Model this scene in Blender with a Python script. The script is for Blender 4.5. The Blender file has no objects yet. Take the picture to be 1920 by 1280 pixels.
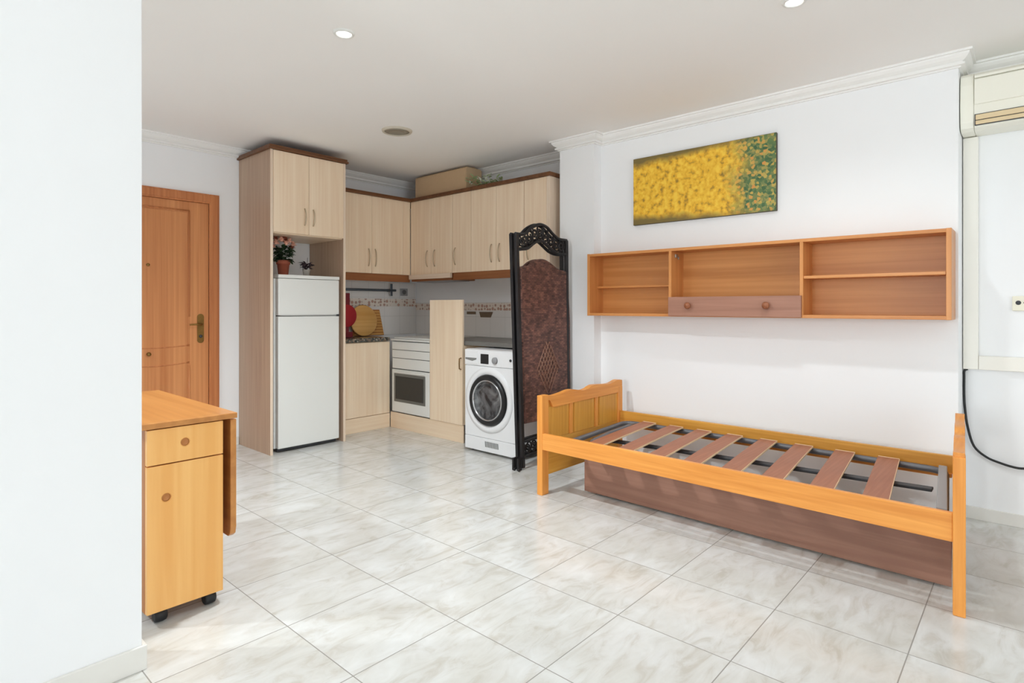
import bpy, bmesh, math, random
from mathutils import Vector, Matrix
random.seed(7)
C = bpy.context.scene.collection
PI = math.pi

# ------------------------------------------------------------------ materials
def new_mat(name):
    m = bpy.data.materials.new(name); m.use_nodes = True
    nt = m.node_tree
    return m, nt, nt.nodes['Principled BSDF']

def lin(c):
    return tuple(((v/255)/12.92 if v <= 10 else (((v/255)+.055)/1.055)**2.4) for v in c)+(1,)

def node(nt, kind, **kw):
    n = nt.nodes.new(kind)
    for k, v in kw.items(): setattr(n, k, v)
    return n

def plain(name, rgb, rough=.5, metal=0., spec=.5, noise=0., nscale=30., bump=0., bscale=200., coat=0.):
    m, nt, b = new_mat(name)
    b.inputs['Base Color'].default_value = lin(rgb)
    b.inputs['Roughness'].default_value = rough
    b.inputs['Metallic'].default_value = metal
    b.inputs['Specular IOR Level'].default_value = spec
    b.inputs['Coat Weight'].default_value = coat
    tc = node(nt, 'ShaderNodeTexCoord')
    n = node(nt, 'ShaderNodeTexNoise'); n.inputs['Scale'].default_value = nscale; n.inputs['Detail'].default_value = 4
    nt.links.new(tc.outputs['Object'], n.inputs['Vector'])
    mx = node(nt, 'ShaderNodeMix', data_type='RGBA')
    a = lin(rgb); d = 1-noise
    mx.inputs['A'].default_value = (a[0]*d, a[1]*d, a[2]*d, 1); mx.inputs['B'].default_value = a
    nt.links.new(n.outputs['Fac'], mx.inputs['Factor']); nt.links.new(mx.outputs['Result'], b.inputs['Base Color'])
    if bump:
        n2 = node(nt, 'ShaderNodeTexNoise'); n2.inputs['Scale'].default_value = bscale; n2.inputs['Detail'].default_value = 3
        nt.links.new(tc.outputs['Object'], n2.inputs['Vector'])
        bp = node(nt, 'ShaderNodeBump'); bp.inputs['Strength'].default_value = bump; bp.inputs['Distance'].default_value = .003
        nt.links.new(n2.outputs['Fac'], bp.inputs['Height']); nt.links.new(bp.outputs['Normal'], b.inputs['Normal'])
    return m

def wood(name, dark, light, axis='Z', rough=.42, grain=55., along=1.6, contrast=.5, coat=.0):
    """long grain along axis (object space)"""
    m, nt, b = new_mat(name)
    b.inputs['Roughness'].default_value = rough
    b.inputs['Coat Weight'].default_value = coat
    b.inputs['Specular IOR Level'].default_value = .35
    tc = node(nt, 'ShaderNodeTexCoord'); mp = node(nt, 'ShaderNodeMapping')
    s = [grain]*3; s['XYZ'.index(axis)] = along
    mp.inputs['Scale'].default_value = s
    mp.inputs['Location'].default_value = (random.random()*9, random.random()*9, random.random()*9)
    nt.links.new(tc.outputs['Object'], mp.inputs['Vector'])
    n1 = node(nt, 'ShaderNodeTexNoise'); n1.inputs['Scale'].default_value = 1.; n1.inputs['Detail'].default_value = 6; n1.inputs['Distortion'].default_value = .35
    nt.links.new(mp.outputs['Vector'], n1.inputs['Vector'])
    mp2 = node(nt, 'ShaderNodeMapping'); s2 = [grain*.18]*3; s2['XYZ'.index(axis)] = along*.35
    mp2.inputs['Scale'].default_value = s2
    nt.links.new(tc.outputs['Object'], mp2.inputs['Vector'])
    n2 = node(nt, 'ShaderNodeTexNoise'); n2.inputs['Scale'].default_value = 1.; n2.inputs['Detail'].default_value = 2; n2.inputs['Distortion'].default_value = .8
    nt.links.new(mp2.outputs['Vector'], n2.inputs['Vector'])
    ad = node(nt, 'ShaderNodeMath', operation='ADD'); nt.links.new(n1.outputs['Fac'], ad.inputs[0]); nt.links.new(n2.outputs['Fac'], ad.inputs[1])
    rp = node(nt, 'ShaderNodeValToRGB')
    rp.color_ramp.elements[0].position = .5-contrast*.25+.5*0; rp.color_ramp.elements[1].position = .5+contrast*.25
    hv = node(nt, 'ShaderNodeMath', operation='MULTIPLY'); hv.inputs[1].default_value = .5
    nt.links.new(ad.outputs[0], hv.inputs[0]); nt.links.new(hv.outputs[0], rp.inputs['Fac'])
    rp.color_ramp.elements[0].color = lin(dark); rp.color_ramp.elements[1].color = lin(light)
    nt.links.new(rp.outputs['Color'], b.inputs['Base Color'])
    bp = node(nt, 'ShaderNodeBump'); bp.inputs['Strength'].default_value = .06; bp.inputs['Distance'].default_value = .001
    nt.links.new(n1.outputs['Fac'], bp.inputs['Height']); nt.links.new(bp.outputs['Normal'], b.inputs['Normal'])
    return m

def wood3(name, dark, light, **kw):
    return {a: wood(name+'_'+a.lower(), dark, light, a, **kw) for a in 'XYZ'}

M = {}
M['wall'] = plain('wall_paint', (242, 243, 245), .75, spec=.25, noise=.02, nscale=3, bump=.05, bscale=120)
M['ceil'] = plain('ceiling_paint', (247, 246, 244), .85, spec=.2, noise=.015, nscale=2)
M['cornice'] = plain('cornice_plaster', (242, 241, 239), .7, spec=.2)
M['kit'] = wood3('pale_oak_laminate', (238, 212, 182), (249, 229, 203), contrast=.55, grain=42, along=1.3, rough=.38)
M['kitdark'] = wood3('pale_oak_side_shaded', (176, 148, 126), (194, 168, 144), contrast=.5, grain=42, along=1.3, rough=.42)  # darker copy of the oak; side panels carry their shade in the colour
M['kitedge'] = wood3('oak_edge_band', (228, 206, 184), (238, 220, 200), contrast=.4)
M['crown'] = wood3('walnut_crown', (92, 58, 36), (126, 84, 54), contrast=.6)
M['pelmet'] = wood3('walnut_pelmet', (134, 82, 48), (164, 106, 66), contrast=.6)
M['door'] = wood3('sapele_door', (186, 114, 66), (220, 152, 98), contrast=.7, grain=60, along=.9, rough=.35)
M['frame'] = wood3('sapele_frame', (174, 102, 60), (214, 142, 90), contrast=.75, grain=60, along=1.2, rough=.35)
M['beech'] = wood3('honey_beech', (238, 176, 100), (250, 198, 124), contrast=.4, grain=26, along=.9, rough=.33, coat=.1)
M['beechdk'] = wood3('honey_beech_dark', (176, 112, 58), (200, 136, 76), contrast=.5, grain=30, along=.9)  # darker beech copy; shade of trolley sides and recesses put into the colour
M['beechtop'] = wood3('honey_beech_top_darkened', (186, 124, 66), (206, 144, 80), contrast=.45, grain=26, along=.9, rough=.3, coat=.15)  # beech darkened in colour so the trolley top reads less lit
M['bed'] = wood3('orange_pine', (216, 138, 60), (238, 164, 82), contrast=.55, grain=70, along=2.2, rough=.38)
M['bedpan'] = wood3('golden_pine_panel', (198, 138, 54), (222, 164, 74), contrast=.5, grain=60, along=2., rough=.4)
M['brown'] = wood3('mauve_brown_laminate', (138, 100, 84), (158, 118, 100), contrast=.45, grain=40, along=1.2, rough=.4)
M['shelfdrawer'] = wood3('mauve_brown_flap', (152, 108, 90), (172, 126, 106), contrast=.4, grain=40, along=1.2, rough=.4)
M['slat'] = wood3('beech_slat_brown', (152, 92, 64), (174, 112, 82), contrast=.5, grain=70, along=2.5, rough=.45)
M['slatcap'] = plain('cream_slat_edge', (228, 200, 160), .5)
M['shelf'] = wood3('cherry_shelf', (190, 122, 64), (214, 148, 88), contrast=.55, grain=40, along=.9, rough=.35)
M['shelfback'] = wood3('cherry_shelf_back', (186, 122, 66), (212, 148, 88), contrast=.5, grain=32, along=.7, rough=.35)
M['knob'] = wood3('cherry_knob', (140, 84, 56), (164, 104, 72), contrast=.4)
M['white'] = plain('white_enamel', (232, 233, 230), .28, spec=.5, noise=.015, nscale=4)
M['washwhite'] = plain('white_washer_enamel', (240, 241, 243), .28, spec=.5, noise=.01, nscale=4)
M['cream'] = plain('cream_plastic', (236, 232, 214), .45, noise=.02)
M['acwhite'] = plain('warm_white_plastic', (240, 238, 226), .4, noise=.01)
M['louver'] = plain('beige_louver', (226, 204, 164), .5)
M['duct'] = plain('duct_plastic', (240, 237, 229), .45)
M['black'] = plain('black_plastic', (22, 22, 24), .4)
M['rubber'] = plain('black_rubber', (30, 31, 33), .55)
M['iron'] = plain('black_iron', (40, 38, 40), .45, metal=.3, noise=.3, nscale=60)
M['steel'] = plain('brushed_steel', (178, 176, 170), .32, metal=.9)
M['satin'] = plain('satin_handle', (196, 178, 152), .35, metal=.55)
M['grey'] = plain('grey_metal', (112, 112, 116), .45, metal=.35, noise=.1)
M['darkgrey'] = plain('dark_grey_metal', (58, 60, 64), .55)
M['lightgrey'] = plain('light_grey_metal', (158, 158, 160), .45, metal=.1)
M['gripgrey'] = plain('grey_plastic_strip', (196, 196, 194), .4)
M['gap'] = plain('shadow_gasket', (70, 70, 68), .8)
M['ovenglass'] = plain('dark_oven_glass', (44, 46, 46), .15, spec=.5)
M['ovenrim'] = plain('grey_oven_rim', (104, 104, 100), .3)
M['line'] = plain('grey_seam', (130, 130, 128), .6)
M['worktop'] = plain('grey_worktop', (128, 126, 122), .35, noise=.35, nscale=160)
M['brass'] = plain('aged_brass', (150, 116, 62), .35, metal=.8, noise=.3, nscale=80)
M['bluegrey'] = plain('blue_grey_steel', (92, 100, 110), .4, metal=.4)
M['red'] = plain('red_lacquer', (176, 34, 46), .4, noise=.15)
M['reddark'] = plain('dark_red_handle', (120, 30, 42), .45)
M['board'] = wood3('pale_cutting_board', (212, 158, 88), (228, 180, 112), contrast=.4, grain=40, along=1)
M['terracotta'] = plain('terracotta', (178, 96, 72), .75, noise=.2, nscale=25)
M['soil'] = plain('potting_soil', (60, 42, 32), .95, noise=.4, nscale=120)
M['leaf'] = plain('dark_green_leaf', (46, 76, 44), .5, noise=.45, nscale=40)
M['petal'] = plain('peach_petal', (244, 186, 162), .6, noise=.2, nscale=50)
M['petaldark'] = plain('rust_petal', (170, 88, 64), .6, noise=.3, nscale=50)
M['purple'] = plain('dark_purple_leaf', (62, 50, 60), .5, noise=.4, nscale=60)
M['potgrey'] = plain('grey_glazed_pot', (176, 170, 162), .3, noise=.1)
M['paleleaf'] = plain('pale_green_leaf', (176, 196, 140), .5, noise=.35, nscale=60)
M['whitepetal'] = plain('white_petal', (232, 234, 218), .6, noise=.1)
M['card'] = plain('cardboard', (206, 176, 140), .8, noise=.08, nscale=25)
M['cardtape'] = plain('parcel_tape', (196, 160, 118), .5)
M['baseb'] = plain('cream_baseboard_tile', (232, 230, 225), .3, noise=.06, nscale=14)
M['decor'] = plain('brown_decor_glaze', (122, 104, 86), .3, noise=.2, nscale=60)
M['ventgrey'] = plain('taupe_diffuser', (150, 142, 126), .5, noise=.1)
M['ventring'] = plain('cream_ring', (206, 198, 182), .5)
M['chrome'] = plain('chrome_rim', (200, 202, 205), .15, metal=.9)
M['rack'] = plain('canvas_edge', (78, 72, 58), .7)

def emission(name, rgb, s):
    m, nt, b = new_mat(name)
    b.inputs['Base Color'].default_value = lin(rgb)
    b.inputs['Emission Color'].default_value = lin(rgb); b.inputs['Emission Strength'].default_value = s
    return m
M['lamp'] = emission('lamp_lens', (255, 252, 244), 6)

def glass_mat():
    m, nt, b = new_mat('washer_door_glass')
    b.inputs['Base Color'].default_value = lin((96, 98, 100)); b.inputs['Roughness'].default_value = .08
    b.inputs['Specular IOR Level'].default_value = .4
    tc = node(nt, 'ShaderNodeTexCoord'); n = node(nt, 'ShaderNodeTexNoise'); n.inputs['Scale'].default_value = 9; n.inputs['Detail'].default_value = 5; n.inputs['Distortion'].default_value = 1.2
    nt.links.new(tc.outputs['Object'], n.inputs['Vector'])
    r = node(nt, 'ShaderNodeValToRGB'); r.color_ramp.elements[0].position = .38; r.color_ramp.elements[1].position = .66
    r.color_ramp.elements[0].color = lin((44, 44, 46)); r.color_ramp.elements[1].color = lin((124, 126, 128))
    nt.links.new(n.outputs['Fac'], r.inputs['Fac']); nt.links.new(r.outputs['Color'], b.inputs['Base Color'])
    return m
M['bowl'] = glass_mat()

def floor_mat():
    m, nt, b = new_mat('marble_floor_tile')
    L = nt.links
    tc = node(nt, 'ShaderNodeTexCoord'); sp = node(nt, 'ShaderNodeSeparateXYZ'); L.new(tc.outputs['Object'], sp.inputs[0])
    W = .0019
    def grid(out, off, P):
        a = node(nt, 'ShaderNodeMath', operation='SUBTRACT'); a.inputs[1].default_value = off; L.new(out, a.inputs[0])
        q = node(nt, 'ShaderNodeMath', operation='PINGPONG'); q.inputs[1].default_value = P/2; L.new(a.outputs[0], q.inputs[0])
        g = node(nt, 'ShaderNodeMath', operation='LESS_THAN'); g.inputs[1].default_value = W; L.new(q.outputs[0], g.inputs[0])
        dv = node(nt, 'ShaderNodeMath', operation='DIVIDE'); dv.inputs[1].default_value = P; L.new(a.outputs[0], dv.inputs[0])
        fl = node(nt, 'ShaderNodeMath', operation='FLOOR'); L.new(dv.outputs[0], fl.inputs[0])
        return g.outputs[0], fl.outputs[0]
    gx, ix = grid(sp.outputs['X'], 1.058, .45)
    gy, iy = grid(sp.outputs['Y'], .766, .4405)
    mxg = node(nt, 'ShaderNodeMath', operation='MAXIMUM'); L.new(gx, mxg.inputs[0]); L.new(gy, mxg.inputs[1])
    # per-tile offset so the veining breaks at the joints
    cb = node(nt, 'ShaderNodeCombineXYZ'); L.new(ix, cb.inputs[0]); L.new(iy, cb.inputs[1])
    wn = node(nt, 'ShaderNodeTexWhiteNoise', noise_dimensions='3D'); L.new(cb.outputs[0], wn.inputs['Vector'])
    vm = node(nt, 'ShaderNodeVectorMath', operation='MULTIPLY'); vm.inputs[1].default_value = (7, 7, 7); L.new(wn.outputs['Color'], vm.inputs[0])
    va = node(nt, 'ShaderNodeVectorMath', operation='ADD'); L.new(tc.outputs['Object'], va.inputs[0]); L.new(vm.outputs[0], va.inputs[1])
    mp = node(nt, 'ShaderNodeMapping'); mp.inputs['Rotation'].default_value = (0, 0, .72); mp.inputs['Scale'].default_value = (5, 13, 4)
    L.new(va.outputs[0], mp.inputs['Vector'])
    n1 = node(nt, 'ShaderNodeTexNoise'); n1.inputs['Scale'].default_value = 1.; n1.inputs['Detail'].default_value = 8; n1.inputs['Roughness'].default_value = .62; n1.inputs['Distortion'].default_value = 1.1
    L.new(mp.outputs[0], n1.inputs['Vector'])
    r1 = node(nt, 'ShaderNodeValToRGB'); e = r1.color_ramp.elements
    e[0].position = .34; e[0].color = lin((199, 197, 193)); e[1].position = .62; e[1].color = lin((217, 219, 220))
    k = e.new(.47); k.color = lin((211, 212, 212))
    L.new(n1.outputs['Fac'], r1.inputs['Fac'])
    n2 = node(nt, 'ShaderNodeTexNoise'); n2.inputs['Scale'].default_value = 5; n2.inputs['Detail'].default_value = 3
    L.new(va.outputs[0], n2.inputs['Vector'])
    r2 = node(nt, 'ShaderNodeValToRGB'); r2.color_ramp.elements[0].position = .35; r2.color_ramp.elements[1].position = .65
    r2.color_ramp.elements[0].color = lin((243, 240, 234)); r2.color_ramp.elements[1].color = lin((255, 254, 252))
    L.new(n2.outputs['Fac'], r2.inputs['Fac'])
    mu = node(nt, 'ShaderNodeMix', data_type='RGBA', blend_type='MULTIPLY'); mu.inputs['Factor'].default_value = 1
    L.new(r1.outputs['Color'], mu.inputs['A']); L.new(r2.outputs['Color'], mu.inputs['B'])
    mg = node(nt, 'ShaderNodeMix', data_type='RGBA'); mg.inputs['B'].default_value = lin((150, 147, 142))
    L.new(mxg.outputs[0], mg.inputs['Factor']); L.new(mu.outputs['Result'], mg.inputs['A'])
    L.new(mg.outputs['Result'], b.inputs['Base Color'])
    b.inputs['Roughness'].default_value = .2; b.inputs['Specular IOR Level'].default_value = .5
    bp = node(nt, 'ShaderNodeBump'); bp.inputs['Strength'].default_value = .25; bp.inputs['Distance'].default_value = .001; bp.invert = True
    L.new(mxg.outputs[0], bp.inputs['Height']); L.new(bp.outputs['Normal'], b.inputs['Normal'])
    return m
M['floor'] = floor_mat()

def granite_mat():
    m, nt, b = new_mat('speckled_granite')
    tc = node(nt, 'ShaderNodeTexCoord'); n = node(nt, 'ShaderNodeTexVoronoi'); n.inputs['Scale'].default_value = 70
    nt.links.new(tc.outputs['Object'], n.inputs['Vector'])
    r = node(nt, 'ShaderNodeValToRGB'); e = r.color_ramp.elements
    sp = node(nt, 'ShaderNodeSeparateColor'); nt.links.new(n.outputs['Color'], sp.inputs[0])
    e[0].position = 0; e[0].color = lin((40, 46, 46)); e[1].position = 1; e[1].color = lin((170, 160, 146))
    k = e.new(.55); k.color = lin((84, 86, 82)); k = e.new(.8); k.color = lin((130, 104, 84))
    nt.links.new(sp.outputs[0], r.inputs['Fac']); nt.links.new(r.outputs['Color'], b.inputs['Base Color'])
    b.inputs['Roughness'].default_value = .2
    return m
M['granite'] = granite_mat()

def tile_mat(name, axis):
    """white wall tiles with grout lines, axis = horizontal run"""
    m, nt, b = new_mat(name); L = nt.links
    tc = node(nt, 'ShaderNodeTexCoord'); sp = node(nt, 'ShaderNodeSeparateXYZ'); L.new(tc.outputs['Object'], sp.inputs[0])
    def g(out, P):
        q = node(nt, 'ShaderNodeMath', operation='PINGPONG'); q.inputs[1].default_value = P/2; L.new(out, q.inputs[0])
        l = node(nt, 'ShaderNodeMath', operation='LESS_THAN'); l.inputs[1].default_value = .0015; L.new(q.outputs[0], l.inputs[0]); return l.outputs[0]
    a = g(sp.outputs[axis], .2); c = g(sp.outputs['Z'], .2)
    mx = node(nt, 'ShaderNodeMath', operation='MAXIMUM'); L.new(a, mx.inputs[0]); L.new(c, mx.inputs[1])
    mi = node(nt, 'ShaderNodeMix', data_type='RGBA'); mi.inputs['A'].default_value = lin((232, 230, 228)); mi.inputs['B'].default_value = lin((206, 204, 202))
    L.new(mx.outputs[0], mi.inputs['Factor']); L.new(mi.outputs['Result'], b.inputs['Base Color'])
    b.inputs['Roughness'].default_value = .25
    return m
def border_mat(name, axis):
    m, nt, b = new_mat(name); L = nt.links
    tc = node(nt, 'ShaderNodeTexCoord'); mp = node(nt, 'ShaderNodeMapping'); mp.inputs['Scale'].default_value = (26, 26, 26); L.new(tc.outputs['Object'], mp.inputs[0])
    n = node(nt, 'ShaderNodeTexVoronoi'); n.inputs['Scale'].default_value = 1.; n.inputs['Randomness'].default_value = .45; L.new(mp.outputs[0], n.inputs['Vector'])
    r = node(nt, 'ShaderNodeValToRGB'); e = r.color_ramp.elements
    e[0].position = .18; e[0].color = lin((206, 158, 140)); e[1].position = .5; e[1].color = lin((232, 222, 212))
    k = e.new(.32); k.color = lin((168, 138, 124))
    L.new(n.outputs['Distance'], r.inputs['Fac']); L.new(r.outputs['Color'], b.inputs['Base Color'])
    b.inputs['Roughness'].default_value = .3
    return m

def wicker_mat():
    m, nt, b = new_mat('woven_wicker'); L = nt.links
    tc = node(nt, 'ShaderNodeTexCoord'); mp = node(nt, 'ShaderNodeMapping'); mp.inputs['Rotation'].default_value = (-PI/2, 0, 0); L.new(tc.outputs['Object'], mp.inputs[0])
    br = node(nt, 'ShaderNodeTexBrick'); br.inputs['Scale'].default_value = 1.; br.inputs['Brick Width'].default_value = .034; br.inputs['Row Height'].default_value = .0125
    br.inputs['Mortar Size'].default_value = .0016; br.inputs['Mortar Smooth'].default_value = .7; br.inputs['Bias'].default_value = 0
    br.inputs['Color1'].default_value = lin((142, 98, 84)); br.inputs['Color2'].default_value = lin((96, 62, 56)); br.inputs['Mortar'].default_value = lin((38, 26, 26))
    L.new(mp.outputs[0], br.inputs['Vector'])
    n = node(nt, 'ShaderNodeTexNoise'); n.inputs['Scale'].default_value = 22; n.inputs['Detail'].default_value = 3; L.new(tc.outputs['Object'], n.inputs['Vector'])
    r = node(nt, 'ShaderNodeValToRGB'); r.color_ramp.elements[0].position = .35; r.color_ramp.elements[1].position = .68
    r.color_ramp.elements[0].color = (.5, .47, .47, 1); r.color_ramp.elements[1].color = (1.2, 1.12, 1.08, 1); L.new(n.outputs['Fac'], r.inputs['Fac'])
    mu = node(nt, 'ShaderNodeMix', data_type='RGBA', blend_type='MULTIPLY'); mu.inputs['Factor'].default_value = 1
    L.new(br.outputs['Color'], mu.inputs['A']); L.new(r.outputs['Color'], mu.inputs['B']); L.new(mu.outputs['Result'], b.inputs['Base Color'])
    bp = node(nt, 'ShaderNodeBump'); bp.inputs['Strength'].default_value = .7; bp.inputs['Distance'].default_value = .004; bp.invert = True
    L.new(br.outputs['Fac'], bp.inputs['Height']); L.new(bp.outputs['Normal'], b.inputs['Normal'])
    b.inputs['Roughness'].default_value = .5
    return m
M['wicker'] = wicker_mat()
M['strand'] = plain('pale_wicker_strand', (150, 110, 92), .5, noise=.3, nscale=80)

def canvas_mat():
    """plain abstract: gold on the left running into mottled green, brownish upper and lower edges"""
    m, nt, b = new_mat('gold_green_canvas'); L = nt.links
    tc = node(nt, 'ShaderNodeTexCoord'); sp = node(nt, 'ShaderNodeSeparateXYZ'); L.new(tc.outputs['Generated'], sp.inputs[0])
    n = node(nt, 'ShaderNodeTexNoise'); n.inputs['Scale'].default_value = 7; n.inputs['Detail'].default_value = 5; L.new(tc.outputs['Object'], n.inputs['Vector'])
    # u = 1-Y (left to right in view)
    u = node(nt, 'ShaderNodeMath', operation='SUBTRACT'); u.inputs[0].default_value = 1; L.new(sp.outputs['Y'], u.inputs[1])
    un = node(nt, 'ShaderNodeMath', operation='MULTIPLY_ADD'); un.inputs[1].default_value = .32; L.new(n.outputs['Fac'], un.inputs[0]); L.new(u.outputs[0], un.inputs[2])
    fr = node(nt, 'ShaderNodeMapRange'); fr.inputs['From Min'].default_value = .84; fr.inputs['From Max'].default_value = 1.0; L.new(un.outputs[0], fr.inputs['Value'])
    # gold
    n2 = node(nt, 'ShaderNodeTexNoise'); n2.inputs['Scale'].default_value = 26; n2.inputs['Detail'].default_value = 5; L.new(tc.outputs['Object'], n2.inputs['Vector'])
    rg = node(nt, 'ShaderNodeValToRGB'); e = rg.color_ramp.elements
    e[0].position = .3; e[0].color = lin((150, 116, 40)); e[1].position = .62; e[1].color = lin((246, 204, 66)); k = e.new(.45); k.color = lin((232, 176, 40))
    L.new(n2.outputs['Fac'], rg.inputs['Fac'])
    # green
    v = node(nt, 'ShaderNodeTexVoronoi'); v.inputs['Scale'].default_value = 55; L.new(tc.outputs['Object'], v.inputs['Vector'])
    sc = node(nt, 'ShaderNodeSeparateColor'); L.new(v.outputs['Color'], sc.inputs[0])
    rv = node(nt, 'ShaderNodeValToRGB'); e = rv.color_ramp.elements
    e[0].position = 0; e[0].color = lin((58, 96, 62)); e[1].position = 1; e[1].color = lin((214, 150, 74))
    for p, c in ((.35, (96, 124, 74)), (.6, (134, 138, 82)), (.82, (190, 168, 84))):
        k = e.new(p); k.color = lin(c)
    L.new(sc.outputs[0], rv.inputs['Fac'])
    m1 = node(nt, 'ShaderNodeMix', data_type='RGBA'); L.new(fr.outputs[0], m1.inputs['Factor']); L.new(rg.outputs['Color'], m1.inputs['A']); L.new(rv.outputs['Color'], m1.inputs['B'])
    # olive-brown border at left / top / bottom
    zc = node(nt, 'ShaderNodeMath', operation='SUBTRACT'); zc.inputs[1].default_value = .5; L.new(sp.outputs['Z'], zc.inputs[0])
    za = node(nt, 'ShaderNodeMath', operation='ABSOLUTE'); L.new(zc.outputs[0], za.inputs[0])
    uz = node(nt, 'ShaderNodeMath', operation='MULTIPLY_ADD'); uz.inputs[1].default_value = -.16; L.new(u.outputs[0], uz.inputs[0]); L.new(za.outputs[0], uz.inputs[2])
    uz2 = node(nt, 'ShaderNodeMath', operation='MULTIPLY_ADD'); uz2.inputs[1].default_value = .16; L.new(n.outputs['Fac'], uz2.inputs[0]); L.new(uz.outputs[0], uz2.inputs[2])
    fb = node(nt, 'ShaderNodeMapRange'); fb.inputs['From Min'].default_value = .40; fb.inputs['From Max'].default_value = .5; L.new(uz2.outputs[0], fb.inputs['Value'])
    m2 = node(nt, 'ShaderNodeMix', data_type='RGBA'); m2.inputs['B'].default_value = lin((122, 104, 52)); L.new(fb.outputs[0], m2.inputs['Factor']); L.new(m1.outputs['Result'], m2.inputs['A'])
    L.new(m2.outputs['Result'], b.inputs['Base Color']); b.inputs['Roughness'].default_value = .55
    return m
M['canvas'] = canvas_mat()

# ------------------------------------------------------------------ mesh builder
class MB:
    def __init__(s): s.bm = bmesh.new()
    def _bev(s, faces, w, seg=2):
        if w <= 0: return
        ed = list({e for f in faces for e in f.edges})
        bmesh.ops.bevel(s.bm, geom=ed, offset=w, segments=seg, affect='EDGES', profile=.5)
    def hexa(s, p, bev=0., seg=2):
        """8 points: bottom ring then top ring"""
        v = [s.bm.verts.new(q) for q in p]
        F = [(3,2,1,0),(4,5,6,7),(0,1,5,4),(1,2,6,5),(2,3,7,6),(3,0,4,7)]
        fs = [s.bm.faces.new([v[i] for i in f]) for f in F]
        s._bev(fs, bev, seg); return s
    def box(s, x0, x1, y0, y1, z0, z1, bev=.002, seg=2):
        return s.hexa([(x0,y0,z0),(x1,y0,z0),(x1,y1,z0),(x0,y1,z0),(x0,y0,z1),(x1,y0,z1),(x1,y1,z1),(x0,y1,z1)], bev, seg)
    def prism(s, poly, axis, a, b, bev=0., seg=2):
        """polygon (2-D) extruded along axis from a to b. axis X: (y,z); Y: (x,z); Z: (x,y)"""
        def mk(p, t):
            return {'X': (t,p[0],p[1]), 'Y': (p[0],t,p[1]), 'Z': (p[0],p[1],t)}[axis]
        A = [s.bm.verts.new(mk(p,a)) for p in poly]; B = [s.bm.verts.new(mk(p,b)) for p in poly]
        n = len(poly); fs = [s.bm.faces.new(A[::-1]), s.bm.faces.new(B)]
        for i in range(n): fs.append(s.bm.faces.new([A[i],A[(i+1)%n],B[(i+1)%n],B[i]]))
        s._bev(fs, bev, seg); return s
    def tube(s, pts, r, n=10, closed=False, flat=1.):
        pts = [Vector(p) for p in pts]; rings = []
        N = len(pts); prev = None
        for i, p in enumerate(pts):
            if closed: t = pts[(i+1)%N]-pts[(i-1)%N]
            else: t = pts[min(i+1,N-1)]-pts[max(i-1,0)]
            t.normalize()
            if prev is None:
                up = Vector((0,0,1)) if abs(t.z) < .9 else Vector((1,0,0))
                a = t.cross(up).normalized()
            else:
                a = (prev-t*prev.dot(t)).normalized()
            prev = a; b = t.cross(a)
            rr = r[i] if isinstance(r,(list,tuple)) else r
            rings.append([s.bm.verts.new(p+a*math.cos(2*PI*k/n)*rr+b*math.sin(2*PI*k/n)*rr*flat) for k in range(n)])
        for i in range(N if closed else N-1):
            A, B = rings[i], rings[(i+1)%N]
            for k in range(n):
                f = s.bm.faces.new([A[k],A[(k+1)%n],B[(k+1)%n],B[k]]); f.smooth = True
        if not closed:
            s.bm.faces.new(rings[0][::-1]); s.bm.faces.new(rings[-1])
        return s
    def lathe(s, prof, c, axis='Z', n=32, smooth=True, cap=True):
        """profile of (r, h) round axis through c"""
        c = Vector(c); rings = []
        for r, h in prof:
            ring = []
            for k in range(n):
                u, v = math.cos(2*PI*k/n)*r, math.sin(2*PI*k/n)*r
                q = {'Z': (u,v,h), 'X': (h,u,v), 'Y': (u,h,v)}[axis]
                ring.append(s.bm.verts.new(c+Vector(q)))
            rings.append(ring)
        for A, B in zip(rings, rings[1:]):
            for k in range(n):
                f = s.bm.faces.new([A[k],A[(k+1)%n],B[(k+1)%n],B[k]]); f.smooth = smooth
        if cap:
            if prof[0][0] > 1e-5: s.bm.faces.new(rings[0][::-1])
            if prof[-1][0] > 1e-5: s.bm.faces.new(rings[-1])
        return s
    def blob(s, c, r, sub=2, sq=(1,1,1), jit=0.):
        res = bmesh.ops.create_icosphere(s.bm, subdivisions=sub, radius=1.)
        for v in res['verts']:
            j = 1+random.uniform(-jit, jit)
            v.co = Vector((v.co.x*r*sq[0]*j, v.co.y*r*sq[1]*j, v.co.z*r*sq[2]*j))+Vector(c)
            for f in v.link_faces: f.smooth = True
        return s
    def leaf(s, base, tip, w, droop=.2, up=Vector((0,0,1)), th=.0012):
        base, tip = Vector(base), Vector(tip); d = tip-base
        side = d.cross(up)
        if side.length < 1e-6: side = Vector((1,0,0))
        side = side.normalized(); nrm = side.cross(d).normalized(); L = d.length
        secs = [(0,.12),(.25,.8),(.5,1.),(.78,.65),(1,.03)]
        top, bot = [], []
        for t, k in secs:
            c = base+d*t-nrm*(t*t*droop*L)
            e = nrm*(.22*w*k)
            top.append([s.bm.verts.new(c-side*w*k*.5+e), s.bm.verts.new(c), s.bm.verts.new(c+side*w*k*.5+e)])
            bot.append([s.bm.verts.new(q.co-nrm*th) for q in top[-1]])
        for i in range(len(secs)-1):
            for j in (0,1):
                f = s.bm.faces.new([top[i][j],top[i][j+1],top[i+1][j+1],top[i+1][j]]); f.smooth = True
                f = s.bm.faces.new([bot[i][j+1],bot[i][j],bot[i+1][j],bot[i+1][j+1]]); f.smooth = True
            s.bm.faces.new([top[i][0],top[i+1][0],bot[i+1][0],bot[i][0]])
            s.bm.faces.new([top[i+1][2],top[i][2],bot[i][2],bot[i+1][2]])
        return s
    def xf(s, fn):
        for v in s.bm.verts: v.co = Vector(fn(v.co.x, v.co.y, v.co.z))
        return s

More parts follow.
